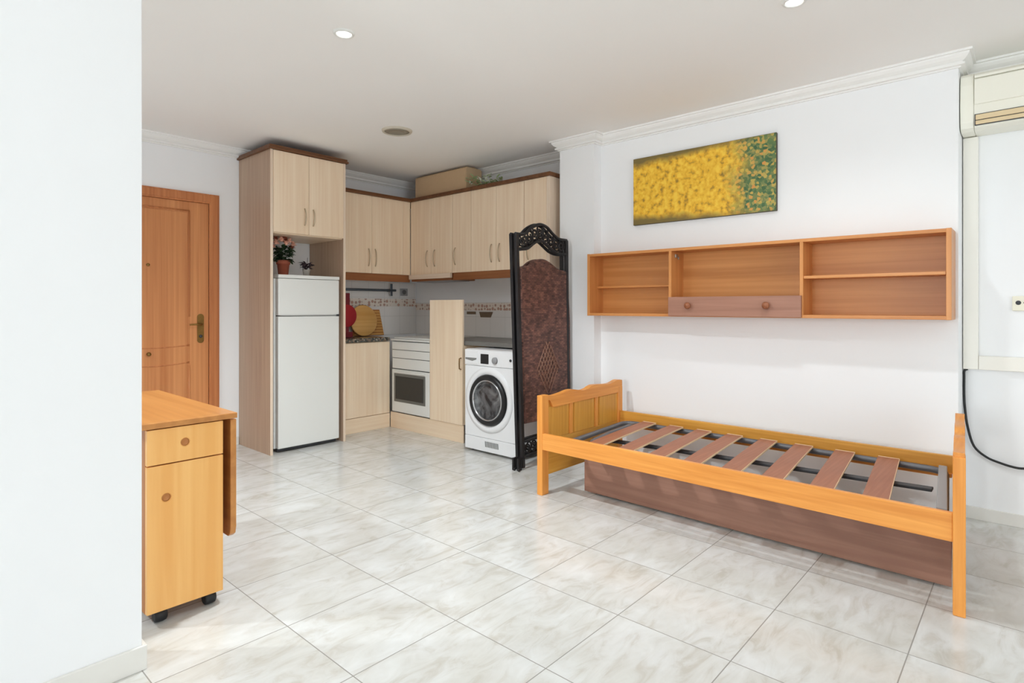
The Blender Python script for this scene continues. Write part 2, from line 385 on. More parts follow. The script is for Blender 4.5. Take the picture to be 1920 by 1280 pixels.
WL = {}   # world location of every object
def obj(name, mb, mat, parent=None, label=None, origin=None):
    bm = mb.bm
    bmesh.ops.recalc_face_normals(bm, faces=bm.faces)
    if origin is None:
        xs = [v.co.x for v in bm.verts]; ys = [v.co.y for v in bm.verts]; zs = [v.co.z for v in bm.verts]
        origin = Vector(((min(xs)+max(xs))/2, (min(ys)+max(ys))/2, min(zs)))
    origin = Vector(origin)
    for v in bm.verts: v.co -= origin
    me = bpy.data.meshes.new(name); bm.to_mesh(me); bm.free()
    me.materials.append(M[mat] if isinstance(mat, str) else mat)
    o = bpy.data.objects.new(name, me); C.objects.link(o)
    WL[o.name] = origin
    if parent is not None:
        o.parent = parent; o.location = origin-WL[parent.name]
    else: o.location = origin
    if label: o['label'] = label
    return o
def thing(name, label, cat, loc, group=None):
    o = bpy.data.objects.new(name, None); C.objects.link(o); o.location = loc; o.empty_display_size = .1
    WL[o.name] = Vector(loc); o['label'] = label; o['category'] = cat
    if group: o['group'] = group
    return o
def tag(o, label, cat, group=None):
    o['label'] = label; o['category'] = cat
    if group: o['group'] = group
    return o
def struct(name, mb, mat, parent=None, origin=(0,0,0)):
    o = obj(name, mb, mat, parent, origin=origin)
    if parent is None: o['kind'] = 'structure'
    return o
def B(*a, **k): return MB().box(*a, **k)
K = lambda n, a: M[n][a]

# ------------------------------------------------------------------ room
H = 2.57
XW, XP, XN, XR = 3.95, 3.85, 4.13, 4.2       # bed wall, pillar, kitchen niche wall, recess wall
YD = 5.17                                    # entrance wall
YR = -5.0                                    # window wall far behind the camera
XL = -5.0
struct('floor', B(XL-.1, 4.5, YR-.1, 5.4, -.06, 0, 0), 'floor')
struct('ceiling', B(XL-.1, 4.5, YR-.1, 5.4, H, H+.08, 0), 'ceil')
DX0, DX1, DZ = 1.10, 1.95, 2.075
w = MB(); w.box(XL, DX0, YD, YD+.12, 0, H, 0).box(DX1, XN+.1, YD, YD+.12, 0, H, 0).box(DX0, DX1, YD, YD+.12, DZ, H, 0)
w.box(DX0, DX1, YD+.09, YD+.12, 0, DZ, 0)
struct('wall_far', w, 'wall')
struct('wall_kitchen', B(XN, XN+.1, 2.93, YD, 0, H, 0), 'wall')
w = MB().prism([(XP,2.93),(XP,2.592),(XW,2.592),(XW,.307),(4.4,.307),(4.4,2.93)], 'Z', 0, H)
struct('wall_right', w, 'wall')
w = MB(); w.box(XR, XR+.1, YR, -4.3, 0, H, 0).box(XR, XR+.1, -.75, .307, 0, H, 0).box(XR, XR+.1, -4.3, -.75, 2.42, H, 0).box(XR, XR+.1, -4.3, -.75, 0, .06, 0)
struct('wall_recess', w, 'wall')
struct('wall_left', B(XL, .611, 2.2, 2.34, 0, H, .003), 'wall')
w = MB(); w.box(XL-.1, XL, YR, .5, 0, H, 0).box(XL-.1, XL, 2.1, YD+.1, 0, H, 0).box(XL-.1, XL, .5, 2.1, 2.42, H, 0).box(XL-.1, XL, .5, 2.1, 0, .3, 0)
struct('wall_side', w, 'wall')
f = MB().box(XL-.09, XL-.03, .5, 2.1, .3, .35).box(XL-.09, XL-.03, .5, 2.1, 2.37, 2.42)  # frame of an added unseen window, opening for the side fill
for yy in (.5, 1.275, 2.05): f.box(XL-.09, XL-.03, yy, yy+.05, .35, 2.37)
struct('fill_window', f, 'white')
SY0, SY1 = -4.3, -.75                        # balcony window beyond the right edge of the view
f = MB().box(XR+.02, XR+.08, SY0, SY1, .06, .11).box(XR+.02, XR+.08, SY0, SY1, 2.37, 2.42)
for i in range(4):
    yy = SY0+(SY1-SY0-.05)*i/3; f.box(XR+.02, XR+.08, yy, yy+.05, .11, 2.37)
struct('window_2', f, 'white')
WX0, WX1, WZ0, WZ1 = -1.6, 1.4, .06, 2.42
w = MB(); w.box(XL, WX0, YR-.1, YR, 0, H, 0).box(WX1, 4.3, YR-.1, YR, 0, H, 0).box(WX0, WX1, YR-.1, YR, WZ1, H, 0).box(WX0, WX1, YR-.1, YR, 0, WZ0, 0)
struct('wall_rear', w, 'wall')
f = MB()
f.box(WX0, WX1, YR-.09, YR-.03, WZ0, WZ0+.05).box(WX0, WX1, YR-.09, YR-.03, WZ1-.05, WZ1)
for i in range(5):
    xx = WX0+(WX1-WX0-.05)*i/4; f.box(xx, xx+.05, YR-.09, YR-.03, WZ0+.05, WZ1-.05)
struct('window_1', f, 'white')

def cornice(path, prof):
    """profile (out, down) swept along an XY polyline; out = to the right-hand side of travel is the room"""
    bm = MB(); n = len(path); P = [Vector((p[0],p[1],0)) for p in path]; rings = []
    for i in range(n):
        def nr(a, b): d = (b-a).normalized(); return Vector((d.y,-d.x,0))
        if i == 0: off = nr(P[0],P[1])
        elif i == n-1: off = nr(P[-2],P[-1])
        else:
            a, b = nr(P[i-1],P[i]), nr(P[i],P[i+1]); off = (a+b)/(1+a.dot(b))
        rings.append([bm.bm.verts.new(P[i]+off*o+Vector((0,0,H-d))) for o, d in prof])
    m = len(prof)
    for A, Bq in zip(rings, rings[1:]):
        for k in range(m): bm.bm.faces.new([A[k],A[(k+1)%m],Bq[(k+1)%m],Bq[k]])
    bm.bm.faces.new(rings[0]); bm.bm.faces.new(rings[-1][::-1])
    return bm
prof = [(0,0),(.064,0),(.064,.012),(.052,.012),(.050,.022),(.040,.036),(.028,.046),(.020,.050),(.020,.056),(.030,.058),(.030,.070),(.012,.072),(.012,.080),(0,.080)]
struct('trim_1', cornice([(XL,YD),(XN,YD),(XN,2.93),(XP,2.93),(XP,2.592),(XW,2.592),(XW,.307),(XR,.307),(XR,YR)], prof), 'cornice')

# baseboards
struct('baseboard_left', MB().box(XL, .623, 2.188, 2.2, 0, .08, .002).box(.611, .623, 2.2, 2.34, 0, .08, .002), 'baseb')
struct('baseboard_recess', B(XR-.012, XR, -.7, .295, 0, .07, .002), 'baseb')
struct('baseboard_right', MB().box(XW-.012, XW, .295, 2.58, 0, .07, .002).box(XW, XR-.012, .295, .307, 0, .07, .002), 'baseb')
struct('baseboard_far', MB().box(2.02, 2.17, YD-.012, YD, 0, .07, .002).box(XL, 1.03, YD-.012, YD, 0, .07, .002), 'baseb')

# tiled splashbacks
t5 = struct('trim_2', B(2.87, XN-.009, YD-.008, YD, .9, 1.46, .001), tile_mat('white_tile_far', 'X'), origin=(3.5, YD, .9))
obj('border_tiles', B(2.87, XN-.012, YD-.011, YD-.008, 1.205, 1.285, .0005), border_mat('border_far', 'X'), t5)
t6 = struct('trim_3', B(XN-.008, XN, 2.98, YD-.009, .9, 1.245, .001), tile_mat('white_tile_side', 'Y'), origin=(XN, 4, .9))
obj('border_tiles', B(XN-.011, XN-.008, 2.98, YD-.012, 1.165, 1.235, .0005), border_mat('border_side', 'Y'), t6)
obj('decor_tile', B(XN-.013, XN-.008, 4.2, 4.33, 1.125, 1.152, .002), 'decor', t6)
obj('decor_tile', MB().prism([(4.15,1.15),(3.96,1.15),(3.99,1.095),(4.13,1.095)], 'X', XN-.013, XN-.008), 'decor', t6)

# entrance door
d = bpy.data.objects.new('door_1', None); C.objects.link(d); d.location = (1.525, YD, 0); d['kind'] = 'structure'; WL[d.name] = Vector((1.525, YD, 0))
fr = MB()
FX0, FX1 = 1.045, 2.007
for (a, b_) in ((FX0, FX0+.08), (FX1-.08, FX1)):
    fr.box(a, b_, YD-.018, YD+.001, 0, 2.145, .004).box(a+.012, b_-.012, YD-.024, YD-.016, 0, 2.133, .003)
fr.box(FX0+.08, FX1-.08, YD-.018, YD+.001, 2.065, 2.145, .004).box(FX0+.08, FX1-.08, YD-.024, YD-.016, 2.077, 2.133, .003)
obj('door_frame', fr, K('frame','Z'), d)
lf = obj('door_leaf', B(1.125, 1.927, YD+.002, YD+.042, .006, 2.065, .003), K('door','Z'), d)
pn = MB()
def arcpts(z0, sag, n=12):
    return [(1.27+.506*i/n, z0+sag*math.sin(PI*i/n)) for i in range(n+1)]
# raised panel mouldings: rectangle, and a pair of curved rails in the middle
yv = YD
pn.tube([(1.776, yv, z) for z in (1.99, 1.5, 1.12)], .006, 6).tube([(1.27, yv, z) for z in (1.99, 1.5, 1.12)], .006, 6)
pn.tube([(x, yv, 1.99) for x in (1.27, 1.5, 1.776)], .006, 6)
pn.tube([(x, yv, z) for x, z in arcpts(.885, -.012)], .007, 6)
pn.tube([(x, yv, z) for x, z in arcpts(.745, -.016)], .007, 6)
pn.tube([(1.776, yv, z) for z in (.72, .4, .12)], .006, 6).tube([(1.27, yv, z) for z in (.72, .4, .12)], .006, 6).tube([(x, yv, .12) for x in (1.27, 1.5, 1.776)], .006, 6)
obj('panel_moulding', pn, K('frame','Z'), lf)
obj('raised_panel', B(1.285, 1.762, YD-.004, YD+.004, .14, 1.975, .004), K('door','Z'), lf)
obj('peephole', MB().lathe([(.0,-.012),(.010,-.012),(.012,-.006),(.012,.004)], (1.475, YD-.004, 1.53), 'Y', 16), 'brass', lf)
obj('centre_knob', MB().lathe([(.0,-.03),(.012,-.028),(.016,-.02),(.010,-.012),(.016,.004)], (1.478, YD-.004, .828), 'Y', 20), 'brass', lf)
hp = MB().prism([(1.862+.026*math.cos(a)+0, 1.02+(.095 if math.sin(a) >= 0 else -.095)+.026*math.sin(a)) for a in [2*PI*k/24 for k in range(24)]], 'Y', YD-.006, YD+.003, .001)
obj('lock_plate', hp, 'brass', lf)
obj('lever_handle', MB().tube([(1.862,YD-.004,1.055),(1.862,YD-.04,1.055),(1.855,YD-.048,1.055),(1.82,YD-.05,1.056),(1.765,YD-.047,1.053)], [.010,.009,.009,.008,.007], 10), 'brass', lf)
obj('lock_cylinder', MB().lathe([(0,-.012),(.011,-.012),(.013,-.006),(.013,0)], (1.862,YD-.005,.955), 'Y', 16), 'darkgrey', lf)

# ------------------------------------------------------------------ kitchen
def bow_handle(x, y, z0, z1, face, parent):
    """slim bow pull standing on a door; face 'Y' (door looks to -Y) or 'X' (door looks to -X)"""
    pts = []
    for i in range(13):
        t = i/12; out = .022*math.sin(PI*t)**.6+.001
        z = z0+(z1-z0)*t
        pts.append((x, y-out, z) if face == 'Y' else (x-out, y, z))
    return obj('handle', MB().tube(pts, .0055, 8), 'satin', parent)

# tall housing round the fridge
TC = thing('tall_cabinet', 'tall pale oak fridge housing with two top doors, left of the corner kitchen', 'cabinet', (2.52, 4.87, 0))
TX0, TX1, TY0, TY1 = 2.175, 2.862, 4.575, 5.165
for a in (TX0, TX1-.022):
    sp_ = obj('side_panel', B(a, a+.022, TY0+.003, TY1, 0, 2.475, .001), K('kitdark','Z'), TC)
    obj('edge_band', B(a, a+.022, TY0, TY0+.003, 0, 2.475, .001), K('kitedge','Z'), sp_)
obj('bottom_shelf', B(TX0+.022, TX1-.022, TY0+.02, TY1, 1.80, 1.818, .001), K('kit','X'), TC)
obj('crown', MB().box(TX0-.02, TX1+.02, TY0-.022, TY1, 2.475, 2.492, .003).box(TX0-.012, TX1+.012, TY0-.014, TY1, 2.492, 2.512, .003), K('crown','X'), TC)
for a, b_, hx in ((TX0+.024, 2.5065, 2.469), (2.5095, TX1-.024, 2.547)):
    dd = obj('door', B(a, b_, TY0-.004, TY0+.016, 1.808, 2.472, .002), K('kit','Z'), TC)
    bow_handle(hx, TY0-.004, 1.885, 2.025, 'Y', dd)

# fridge freezer
FR = thing('fridge_freezer', 'white two-door fridge freezer standing inside the tall cabinet', 'fridge', (2.53, 4.88, 0))
fx0, fx1, fy = 2.236, 2.808, 4.59
obj('body', B(fx0, fx1, fy+.055, 5.13, .03, 1.435, .006, 3), 'white', FR)
obj('lid', B(fx0+.012, fx1+.002, fy-.002, 5.13, 1.437, 1.466, .005, 3), 'white', FR)
fz = obj('freezer_door', B(fx0+.012, fx1, fy, fy+.05, 1.129, 1.434, .008, 3), 'white', FR)
fd = obj('fridge_door', B(fx0+.012, fx1, fy, fy+.05, .035, 1.121, .008, 3), 'white', FR)
obj('door_gasket', B(fx0+.018, fx1-.006, fy+.012, fy+.056, .04, 1.43, 0), 'gap', FR)
# slim grip strip between the doors, bulging in the middle
g_ = MB().prism([(fx0+.03,1.1255),(fx1-.03,1.1255),(fx1-.03,1.130),(fx1-.2,1.135),(fx0+.25,1.134),(fx0+.03,1.129)], 'Y', fy-.006, fy+.03, .001)
obj('grip_strip', g_, 'gripgrey', FR)
obj('hinge', B(fx1-.03, fx1-.004, fy-.006, fy+.02, 1.118, 1.134, .002), 'darkgrey', FR)
obj('plinth_grille', B(fx0+.02, fx1-.01, fy+.04, fy+.06, .006, .034, .001), 'darkgrey', FR)
for a in (fx0+.05, fx1-.05):
    for q in (fy+.08, 5.08): obj('foot', MB().lathe([(.018,0),(.018,.012),(.01,.014),(.01,.034)], (a, q, 0), 'Z', 14), 'black', FR)

# potted flower on the fridge
PL = thing('potted_flower', 'potted plant with peach flower heads in a terracotta pot on top of the fridge', 'plant', (2.395, 4.80, 1.466))
px_, py_, pz_ = 2.395, 4.80, 1.466
obj('pot', MB().lathe([(.0,.0),(.040,.0),(.050,.098),(.056,.098),(.058,.132),(.050,.132),(.047,.105),(0,.105)], (px_,py_,pz_), 'Z', 28, cap=False), 'terracotta', PL)
obj('soil', MB().lathe([(.046,.108),(.047,.118),(.0,.122)], (px_,py_,pz_), 'Z', 20), 'soil', PL)
fo = MB()
for i in range(95):
    a = random.uniform(0, 2*PI); e = random.uniform(-.25, 1.2); r = random.uniform(.03, .075)
    zc = pz_+.17+random.uniform(-.05, .07)
    b0 = Vector((px_+math.cos(a)*r*.7, py_+math.sin(a)*r*.7, zc)); L_ = random.uniform(.045, .07)
    tip = b0+Vector((math.cos(a)*math.cos(e)*L_, math.sin(a)*math.cos(e)*L_, math.sin(e)*L_*.8-.01))
    tip.z = max(tip.z, pz_+.085)
    fo.leaf(b0, tip, random.uniform(.03, .044), .25)
for i in range(12):
    a = random.uniform(0, 2*PI); fo.tube([(px_+math.cos(a)*.01, py_+math.sin(a)*.01, pz_+.115), (px_+math.cos(a)*.03, py_+math.sin(a)*.03, pz_+.18), (px_+math.cos(a)*.06, py_+math.sin(a)*.06, pz_+.26)], .0025, 5)
obj('foliage', fo, 'leaf', PL)
heads = [(-.075,-.02,.275,0),(-.04,-.05,.30,0),(-.005,-.06,.27,0),(.0,-.01,.325,1),(.035,-.045,.295,0),(.07,-.03,.27,0),(.085,.02,.25,1),(-.05,.03,.315,1),(.04,.03,.305,1),(-.09,.02,.245,0)]
for (dx, dy, dz, k) in heads:
    fl = MB(); c = Vector((px_+dx, py_+dy, pz_+dz))
    for i in range(22):
        a = random.uniform(0, 2*PI); e = random.uniform(-.2, 1.5)
        dv = Vector((math.cos(a)*math.cos(e), math.sin(a)*math.cos(e), math.sin(e)))
        fl.leaf(c+dv*.004, c+dv*random.uniform(.026, .038), .022, .1, th=.001)
    fl.blob(c, .016, 1)
    obj('flower', fl, 'petaldark' if k else 'petal', PL, 'rust red flower head' if k else 'peach flower head')

SP = thing('small_plant', 'small dark purple leaved plant in a pale pot on top of the fridge', 'plant', (2.575, 4.74, 1.466))
sx, sy, sz = 2.575, 4.74, 1.466
obj('pot', MB().lathe([(0,0),(.024,0),(.032,.05),(.034,.058),(.029,.058),(.027,.045),(0,.045)], (sx,sy,sz), 'Z', 22, cap=False), 'potgrey', SP)
fo = MB()
for i in range(70):
    a = random.uniform(0, 2*PI); e = random.uniform(-.1, 1.35); r = random.uniform(.008, .04)
    b0 = Vector((sx+math.cos(a)*r, sy+math.sin(a)*r, sz+.065+random.uniform(0,.05)))
    L_ = random.uniform(.022, .042)
    fo.leaf(b0, b0+Vector((math.cos(a)*math.cos(e)*L_, math.sin(a)*math.cos(e)*L_, math.sin(e)*L_)), random.uniform(.012,.02), .3)
for i in range(8):
    a = i*PI/4; fo.tube([(sx,sy,sz+.04),(sx+math.cos(a)*.015,sy+math.sin(a)*.015,sz+.09),(sx+math.cos(a)*.04,sy+math.sin(a)*.04,sz+.115)], .0018, 5)
fo.tube([(sx,sy,sz+.04),(sx+.01,sy,sz+.14),(sx+.012,sy,sz+.165)], .0018, 5)
obj('foliage', fo, 'purple', SP)

# wall units
UZ0, UZ1 = 1.53, 2.29
UL = thing('wall_cabinet', 'pale oak two-door wall cabinet between the tall cabinet and the corner', 'cabinet', (3.34, 5.0, UZ0))
obj('carcass', B(2.864, 3.79, 4.87, 5.165, UZ0+.002, UZ1, .001), K('kit','Z'), UL)
for a, b_, hx in ((2.95, 3.3255, 3.289), (3.3285, 3.703, 3.366)):
    dd = obj('door', B(a, b_, 4.85, 4.869, UZ0, UZ1, .002), K('kit','Z'), UL); bow_handle(hx, 4.85, 1.60, 1.77, 'Y', dd)
obj('filler_strip', B(3.706, 3.802, 4.852, 4.869, UZ0, UZ1, .001), K('kit','Z'), UL)
obj('filler_strip', B(2.866, 2.947, 4.852, 4.869, UZ0, UZ1, .001), K('kit','Z'), UL)

def unit_r(y0, y1, splits, label, ends=False):
    u = thing('wall_cabinet', label, 'cabinet', (3.96, (y0+y1)/2, UZ0))
    obj('carcass', B(3.822, XN-.01, y0+.001, y1-.001, UZ0+.002, UZ1, .001), K('kit','Z'), u)
    ys = [y1]+splits+[y0]
    return u, ys
def doors_r(u, ys, hs):
    for (a, b_), h in zip(zip(ys, ys[1:]), hs):
        dd = obj('door', B(3.802, 3.821, b_+.0015, a-.0015, UZ0, UZ1, .002), K('kit','Z'), u)
        if h: bow_handle(3.802, h, 1.605, 1.77, 'X', dd)
u, ys = unit_r(4.20, 4.845, [4.515], 'pale oak wall cabinet in the kitchen corner above the extractor visor')
doors_r(u, ys, [4.575, 4.462])
u, ys = unit_r(3.942, 4.198, [], 'narrow single-door pale oak wall cabinet right of the extractor cabinet')
doors_r(u, ys, [4.158])
u, ys = unit_r(3.284, 3.94, [3.614], 'pale oak two-door wall cabinet left of the black screen crest')
doors_r(u, ys, [3.672, 3.572])
u, ys = unit_r(3.0, 3.282, [], 'end wall cabinet with pale oak side panel, behind the black iron screen crest')
doors_r(u, [3.282, 3.032], [3.235])
obj('end_panel', B(3.80, XN-.01, 2.998, 3.031, UZ0, UZ1, .0015), K('kitedge','Z'), u)

CR = MB().box(2.884, 3.785, 4.828, 5.165, UZ1+.001, UZ1+.034, .003).box(3.785, XN-.01, 2.985, 5.165, UZ1+.001, UZ1+.034, .003)
tag(obj('crown_moulding', CR, K('crown','X')), 'dark walnut top moulding running along the wall cabinets round the corner', 'moulding')
PLm = B(2.866, 3.803, 4.858, 4.878, 1.455, UZ0-.001, .002)
tag(obj('pelmet', PLm, K('pelmet','X')), 'brown pelmet board under the wall cabinet beside the tall cabinet', 'pelmet')
PRm = B(3.81, 3.83, 3.0, 4.199, 1.458, UZ0+.001, .0)
tag(obj('pelmet', PRm, K('pelmet','Y')), 'brown pelmet board under the wall cabinets from extractor to screen', 'pelmet')
EH = thing('extractor_hood', 'slim cooker extractor with pale oak visor under the corner wall cabinet', 'extractor', (3.95, 4.52, 1.44))
obj('visor', B(3.772, 3.80, 4.2, 4.84, 1.482, 1.529, .003), K('kitedge','Y'), EH)
obj('housing', B(3.801, XN-.012, 4.21, 4.83, 1.462, 1.529, .003), K('pelmet','Y'), EH)
obj('filter', B(3.84, XN-.05, 4.25, 4.79, 1.456, 1.463, .001), 'lightgrey', EH)

# cardboard box and trailing plant on top
BX = thing('cardboard_box', 'long cardboard box lying on the corner wall cabinets under the ceiling', 'box', (3.96, 4.48, 2.325))
bxm = MB().prism([(3.842,2.325),(4.06,2.325),(4.06,2.535),(4.05,2.55),(3.86,2.55),(3.842,2.535)], 'Y', 4.06, 4.82, .004)
obj('body', bxm, 'card', BX)
obj('tape', B(3.935, 3.975, 4.056, 4.824, 2.5502, 2.5522, 0), 'cardtape', BX)
obj('flap', B(3.846, 4.056, 4.052, 4.059, 2.34, 2.535, .001), 'card', BX)
TP = thing('trailing_plant', 'small green and white artificial plant on the cabinets beside the cardboard box', 'plant', (3.9, 3.85, 2.325))
fo = MB(); wp = MB()
for i in range(110):
    yy = random.uniform(3.64, 4.03); zt = 2.335+random.random()*(.10 if yy > 3.78 else .035)
    a = random.uniform(0, 2*PI); b0 = Vector((3.88+random.uniform(-.05,.06), yy, zt)); L_ = random.uniform(.035,.065)
    tip = b0+Vector((math.cos(a)*L_*.7, math.sin(a)*L_*.7, random.uniform(-.2,.8)*L_)); tip.z = max(2.332, tip.z)
    (fo if i % 3 else wp).leaf(b0, tip, .022, .2)
fo.tube([(3.88,4.02,2.33),(3.87,3.9,2.36),(3.885,3.8,2.35),(3.88,3.66,2.333)], .004, 6)
obj('leaves', fo, 'paleleaf', TP); obj('blossom', wp, 'whitepetal', TP)

# base units
BL = thing('base_cabinet', 'pale oak base cabinet under the granite worktop beside the fridge housing', 'cabinet', (3.18, 4.98, 0))
obj('carcass', B(2.866, 3.47, 4.81, 5.165, .141, .858, .001), K('kit','Z'), BL)
obj('door', B(2.868, 3.496, 4.79, 4.809, .146, .855, .002), K('kit','Z'), BL)
obj('plinth', B(2.866, 3.504, 4.797, 4.812, .0, .14, .0015), K('kit','X'), BL)
tag(obj('worktop', B(2.864, 3.484, 4.772, 5.16, .861, .899, .004), 'granite'), 'dark speckled granite worktop with chopping boards on it', 'worktop')
tag(obj('plinth_board', B(3.506, 3.52, 3.732, 4.79, 0, .155, .0015), K('kit','Y')), 'pale oak plinth board along the floor below the oven', 'plinth')

# cooker
CK = thing('cooker', 'white built-in oven with dark glass window and white drawer fronts above', 'oven', (3.8, 4.47, .16))
cy0, cy1 = 4.182, 4.752
obj('body', B(3.522, 4.1, cy0+.005, 4.765, .16, .862, .002), 'white', CK)
od = obj('oven_door', B(3.496, 3.52, cy0, cy1, .168, .585, .004, 3), 'white', CK)
obj('window_rim', B(3.492, 3.50, 4.236, 4.714, .268, .545, .004), 'ovenrim', od)
obj('window_glass', B(3.489, 3.496, 4.262, 4.688, .295, .52, .003), 'ovenglass', od)
obj('door_handle', MB().box(3.476, 3.484, cy0+.05, cy1-.05, .555, .572, .003).box(3.484, 3.50, cy0+.06, cy0+.08, .556, .571, .001).box(3.484, 3.50, cy1-.08, cy1-.06, .556, .571, .001), 'white', od)
obj('drawer_front', B(3.50, 3.521, cy0, cy1, .593, .694, .003), 'white', CK)
obj('drawer_front', B(3.498, 3.521, cy0, cy1, .699, .775, .003), 'white', CK)
obj('control_panel', B(3.496, 3.521, cy0, cy1, .78, .858, .003), 'white', CK)
obj('vent_seam', B(3.502, 3.52, cy0+.003, cy1-.003, .586, .86, 0), 'gap', CK)  # dark sheet behind the fronts; paints the shade in their gaps
obj('hob', MB().box(3.49, 4.1, cy0, 4.765, .866, .884, .003), 'white', CK)
obj('hob_lid', MB().box(3.52, 4.08, cy0+.01, 4.755, .8845, .90, .004), 'white', CK)

# tall narrow panel + worktop over the washer
WP = thing('base_cabinet', 'base cabinet with a tall pale oak front panel between the oven and the washing machine', 'cabinet', (3.8, 3.955, .155))
obj('carcass', B(3.521, 4.1, 3.74, 4.172, .157, .859, .001), K('kit','Z'), WP)
obj('front_panel', B(3.5, 3.52, 3.735, 4.178, .157, 1.262, .002), K('kit','Z'), WP)
obj('handle', MB().tube([(3.5,3.752,.75),(3.478,3.752,.745),(3.476,3.752,.70),(3.478,3.752,.655),(3.5,3.752,.65)], .005, 8), 'brass', WP)
tag(obj('worktop', B(3.53, XN-.012, 2.985, 4.172, .862, .9, .003), 'worktop'), 'grey worktop slab above the washing machine', 'worktop')

# washing machine
WM = thing('washing_machine', 'white front-loading washing machine with black-rimmed round door', 'washing machine', (3.64, 3.265, 0))
wy0, wy1, wx = 2.968, 3.567, 3.372
wc, wz = 3.29, .442
obj('body', B(wx+.012, 3.93, wy0, wy1, .022, .85, .008, 3), 'washwhite', WM)
obj('front_panel', B(wx, wx+.02, wy0, wy1, .13, .712, .005, 3), 'washwhite', WM)
kick = obj('kick_panel', B(wx, wx+.02, wy0, wy1, .02, .128, .004, 3), 'washwhite', WM)
v_ = MB()
for i in range(9):
    y0 = 3.18+.017*i; v_.prism([(y0,.06),(y0+.010,.06),(y0+.014,.105),(y0+.004,.105)], 'X', wx-.0025, wx+.004)
obj('vent_slots', v_, 'line', kick)
cp = obj('control_panel', B(wx-.004, wx+.02, wy0, wy1, .716, .846, .006, 3), 'washwhite', WM)
dr = obj('detergent_drawer', B(wx-.008, wx, 3.41, 3.557, .728, .836, .003), 'washwhite', WM)
obj('drawer_grip', MB().prism([(3.552,.778),(3.42,.778),(3.425,.765),(3.47,.752),(3.552,.764)], 'X', wx-.0105, wx-.006, .001), 'line', dr)
obj('display', B(wx-.008, wx-.003, 3.286, 3.376, .735, .815, .003), 'black', cp)
obj('dial', MB().lathe([(.028,0),(.026,-.014),(.02,-.018),(0,-.018)], (wx-.004, 3.213, .768), 'X', 24), 'lightgrey', cp)
obj('button', MB().lathe([(.011,0),(.010,-.006),(0,-.006)], (wx-.004, 3.045, .778), 'X', 16), 'darkgrey', cp)
obj('outer_ring', MB().lathe([(.266,.002),(.262,-.008),(.235,-.012),(.212,-.008),(.205,.0),(.205,.004)], (wx,wc,wz), 'X', 64, cap=False), 'washwhite', WM)
dm = obj('door', MB().lathe([(.208,.002),(.206,-.016),(.195,-.028),(.178,-.03),(.166,-.022),(.162,.0)], (wx,wc,wz), 'X', 64, cap=False), 'black', WM, 'black door ring')
obj('chrome_trim', MB().lathe([(.167,-.018),(.164,-.027),(.158,-.027),(.154,-.015)], (wx,wc,wz), 'X', 64, cap=False), 'chrome', dm)
obj('glass_bowl', MB().lathe([(.160,-.008),(.155,-.016),(.13,-.012),(.10,-.002),(.06,.006),(.0,.009)], (wx,wc,wz), 'X', 48), 'bowl', dm)
obj('door_latch', MB().lathe([(.010,0),(.008,-.006),(0,-.006)], (wx-.004, 3.055, .44), 'X', 14), 'lightgrey', WM)
for q in (wy0+.05, wy1-.05):
    for a in (wx+.06, 3.88): obj('foot', MB().lathe([(.02,0),(.02,.012),(.01,.014),(.01,.024)], (a,q,0), 'Z', 14), 'black', WM)

# things on and over the granite worktop
RP = thing('red_paddle', 'red round paddle with a dark red handle leaning beside the fridge housing', 'pan', (3.14, 5.0, .901))
obj('disc', MB().lathe([(.0,-.011),(.106,-.011),(.112,-.006),(.112,.006),(.106,.011),(0,.011)], (3.136,5.0,1.112), 'Y', 40), 'red', RP)
obj('handle', MB().box(3.12, 3.172, 4.992, 5.010, 1.21, 1.335, .005), 'reddark', RP)
obj('foot_block', MB().box(3.08, 3.19, 4.97, 5.03, .901, .955, .006).box(3.12, 3.16, 4.99, 5.01, .95, 1.02, .003), 'reddark', RP)
RB = tag(obj('round_board', MB().lathe([(0,-.009),(.150,-.009),(.157,-.004),(.157,.004),(.150,.009),(0,.009)], (3.372,5.06,1.05), 'Y', 48).xf(lambda x,y,z: (x, y+(z-.9)*.12-.02, z+.011)), K('board','X')), 'round pale wooden chopping board leaning on the granite worktop', 'board')
SB = thing('slatted_board', 'yellow bamboo slatted board behind the round chopping board', 'board', (3.56, 5.13, .9))
obj('backing', MB().prism([(3.30,.901),(3.675,.901),(3.615,1.17),(3.30,1.17)], 'Y', 5.135, 5.147), K('beechdk','X'), SB)
for i in range(9):
    z0 = .908+.029*i; xr = 3.672-.06*(z0-.9)/.27
    obj('slat', B(3.31, xr-.004, 5.124, 5.134, z0, z0+.018, .002), K('board','X'), SB)
RH = thing('towel_rail', 'blue-grey metal towel rail on the wall over the chopping boards', 'rail', (3.4, 5.12, 1.38))
obj('bar', MB().tube([(2.95,5.10,1.375),(3.4,5.10,1.375),(3.80,5.10,1.375)], .013, 12), 'bluegrey', RH)
obj('bracket', MB().box(3.728, 3.752, 5.092, 5.161, 1.36, 1.39, .003).box(3.728, 3.754, 5.09, 5.10, 1.315, 1.445, .003), 'bluegrey', RH)
obj('bracket', MB().box(2.96, 2.984, 5.092, 5.161, 1.36, 1.39, .003), 'bluegrey', RH)
WS = thing('kitchen_socket', 'small grey socket on the wall between towel rail and corner', 'socket', (3.955, 5.155, 1.36))
obj('plate', B(3.90, 4.0, 5.148, 5.161, 1.32, 1.40, .004), 'lightgrey', WS)
obj('insert', MB().lathe([(.026,0),(.024,-.006),(.015,-.002),(0,-.001)], (3.95,5.148,1.36), 'Y', 20), 'grey', WS)

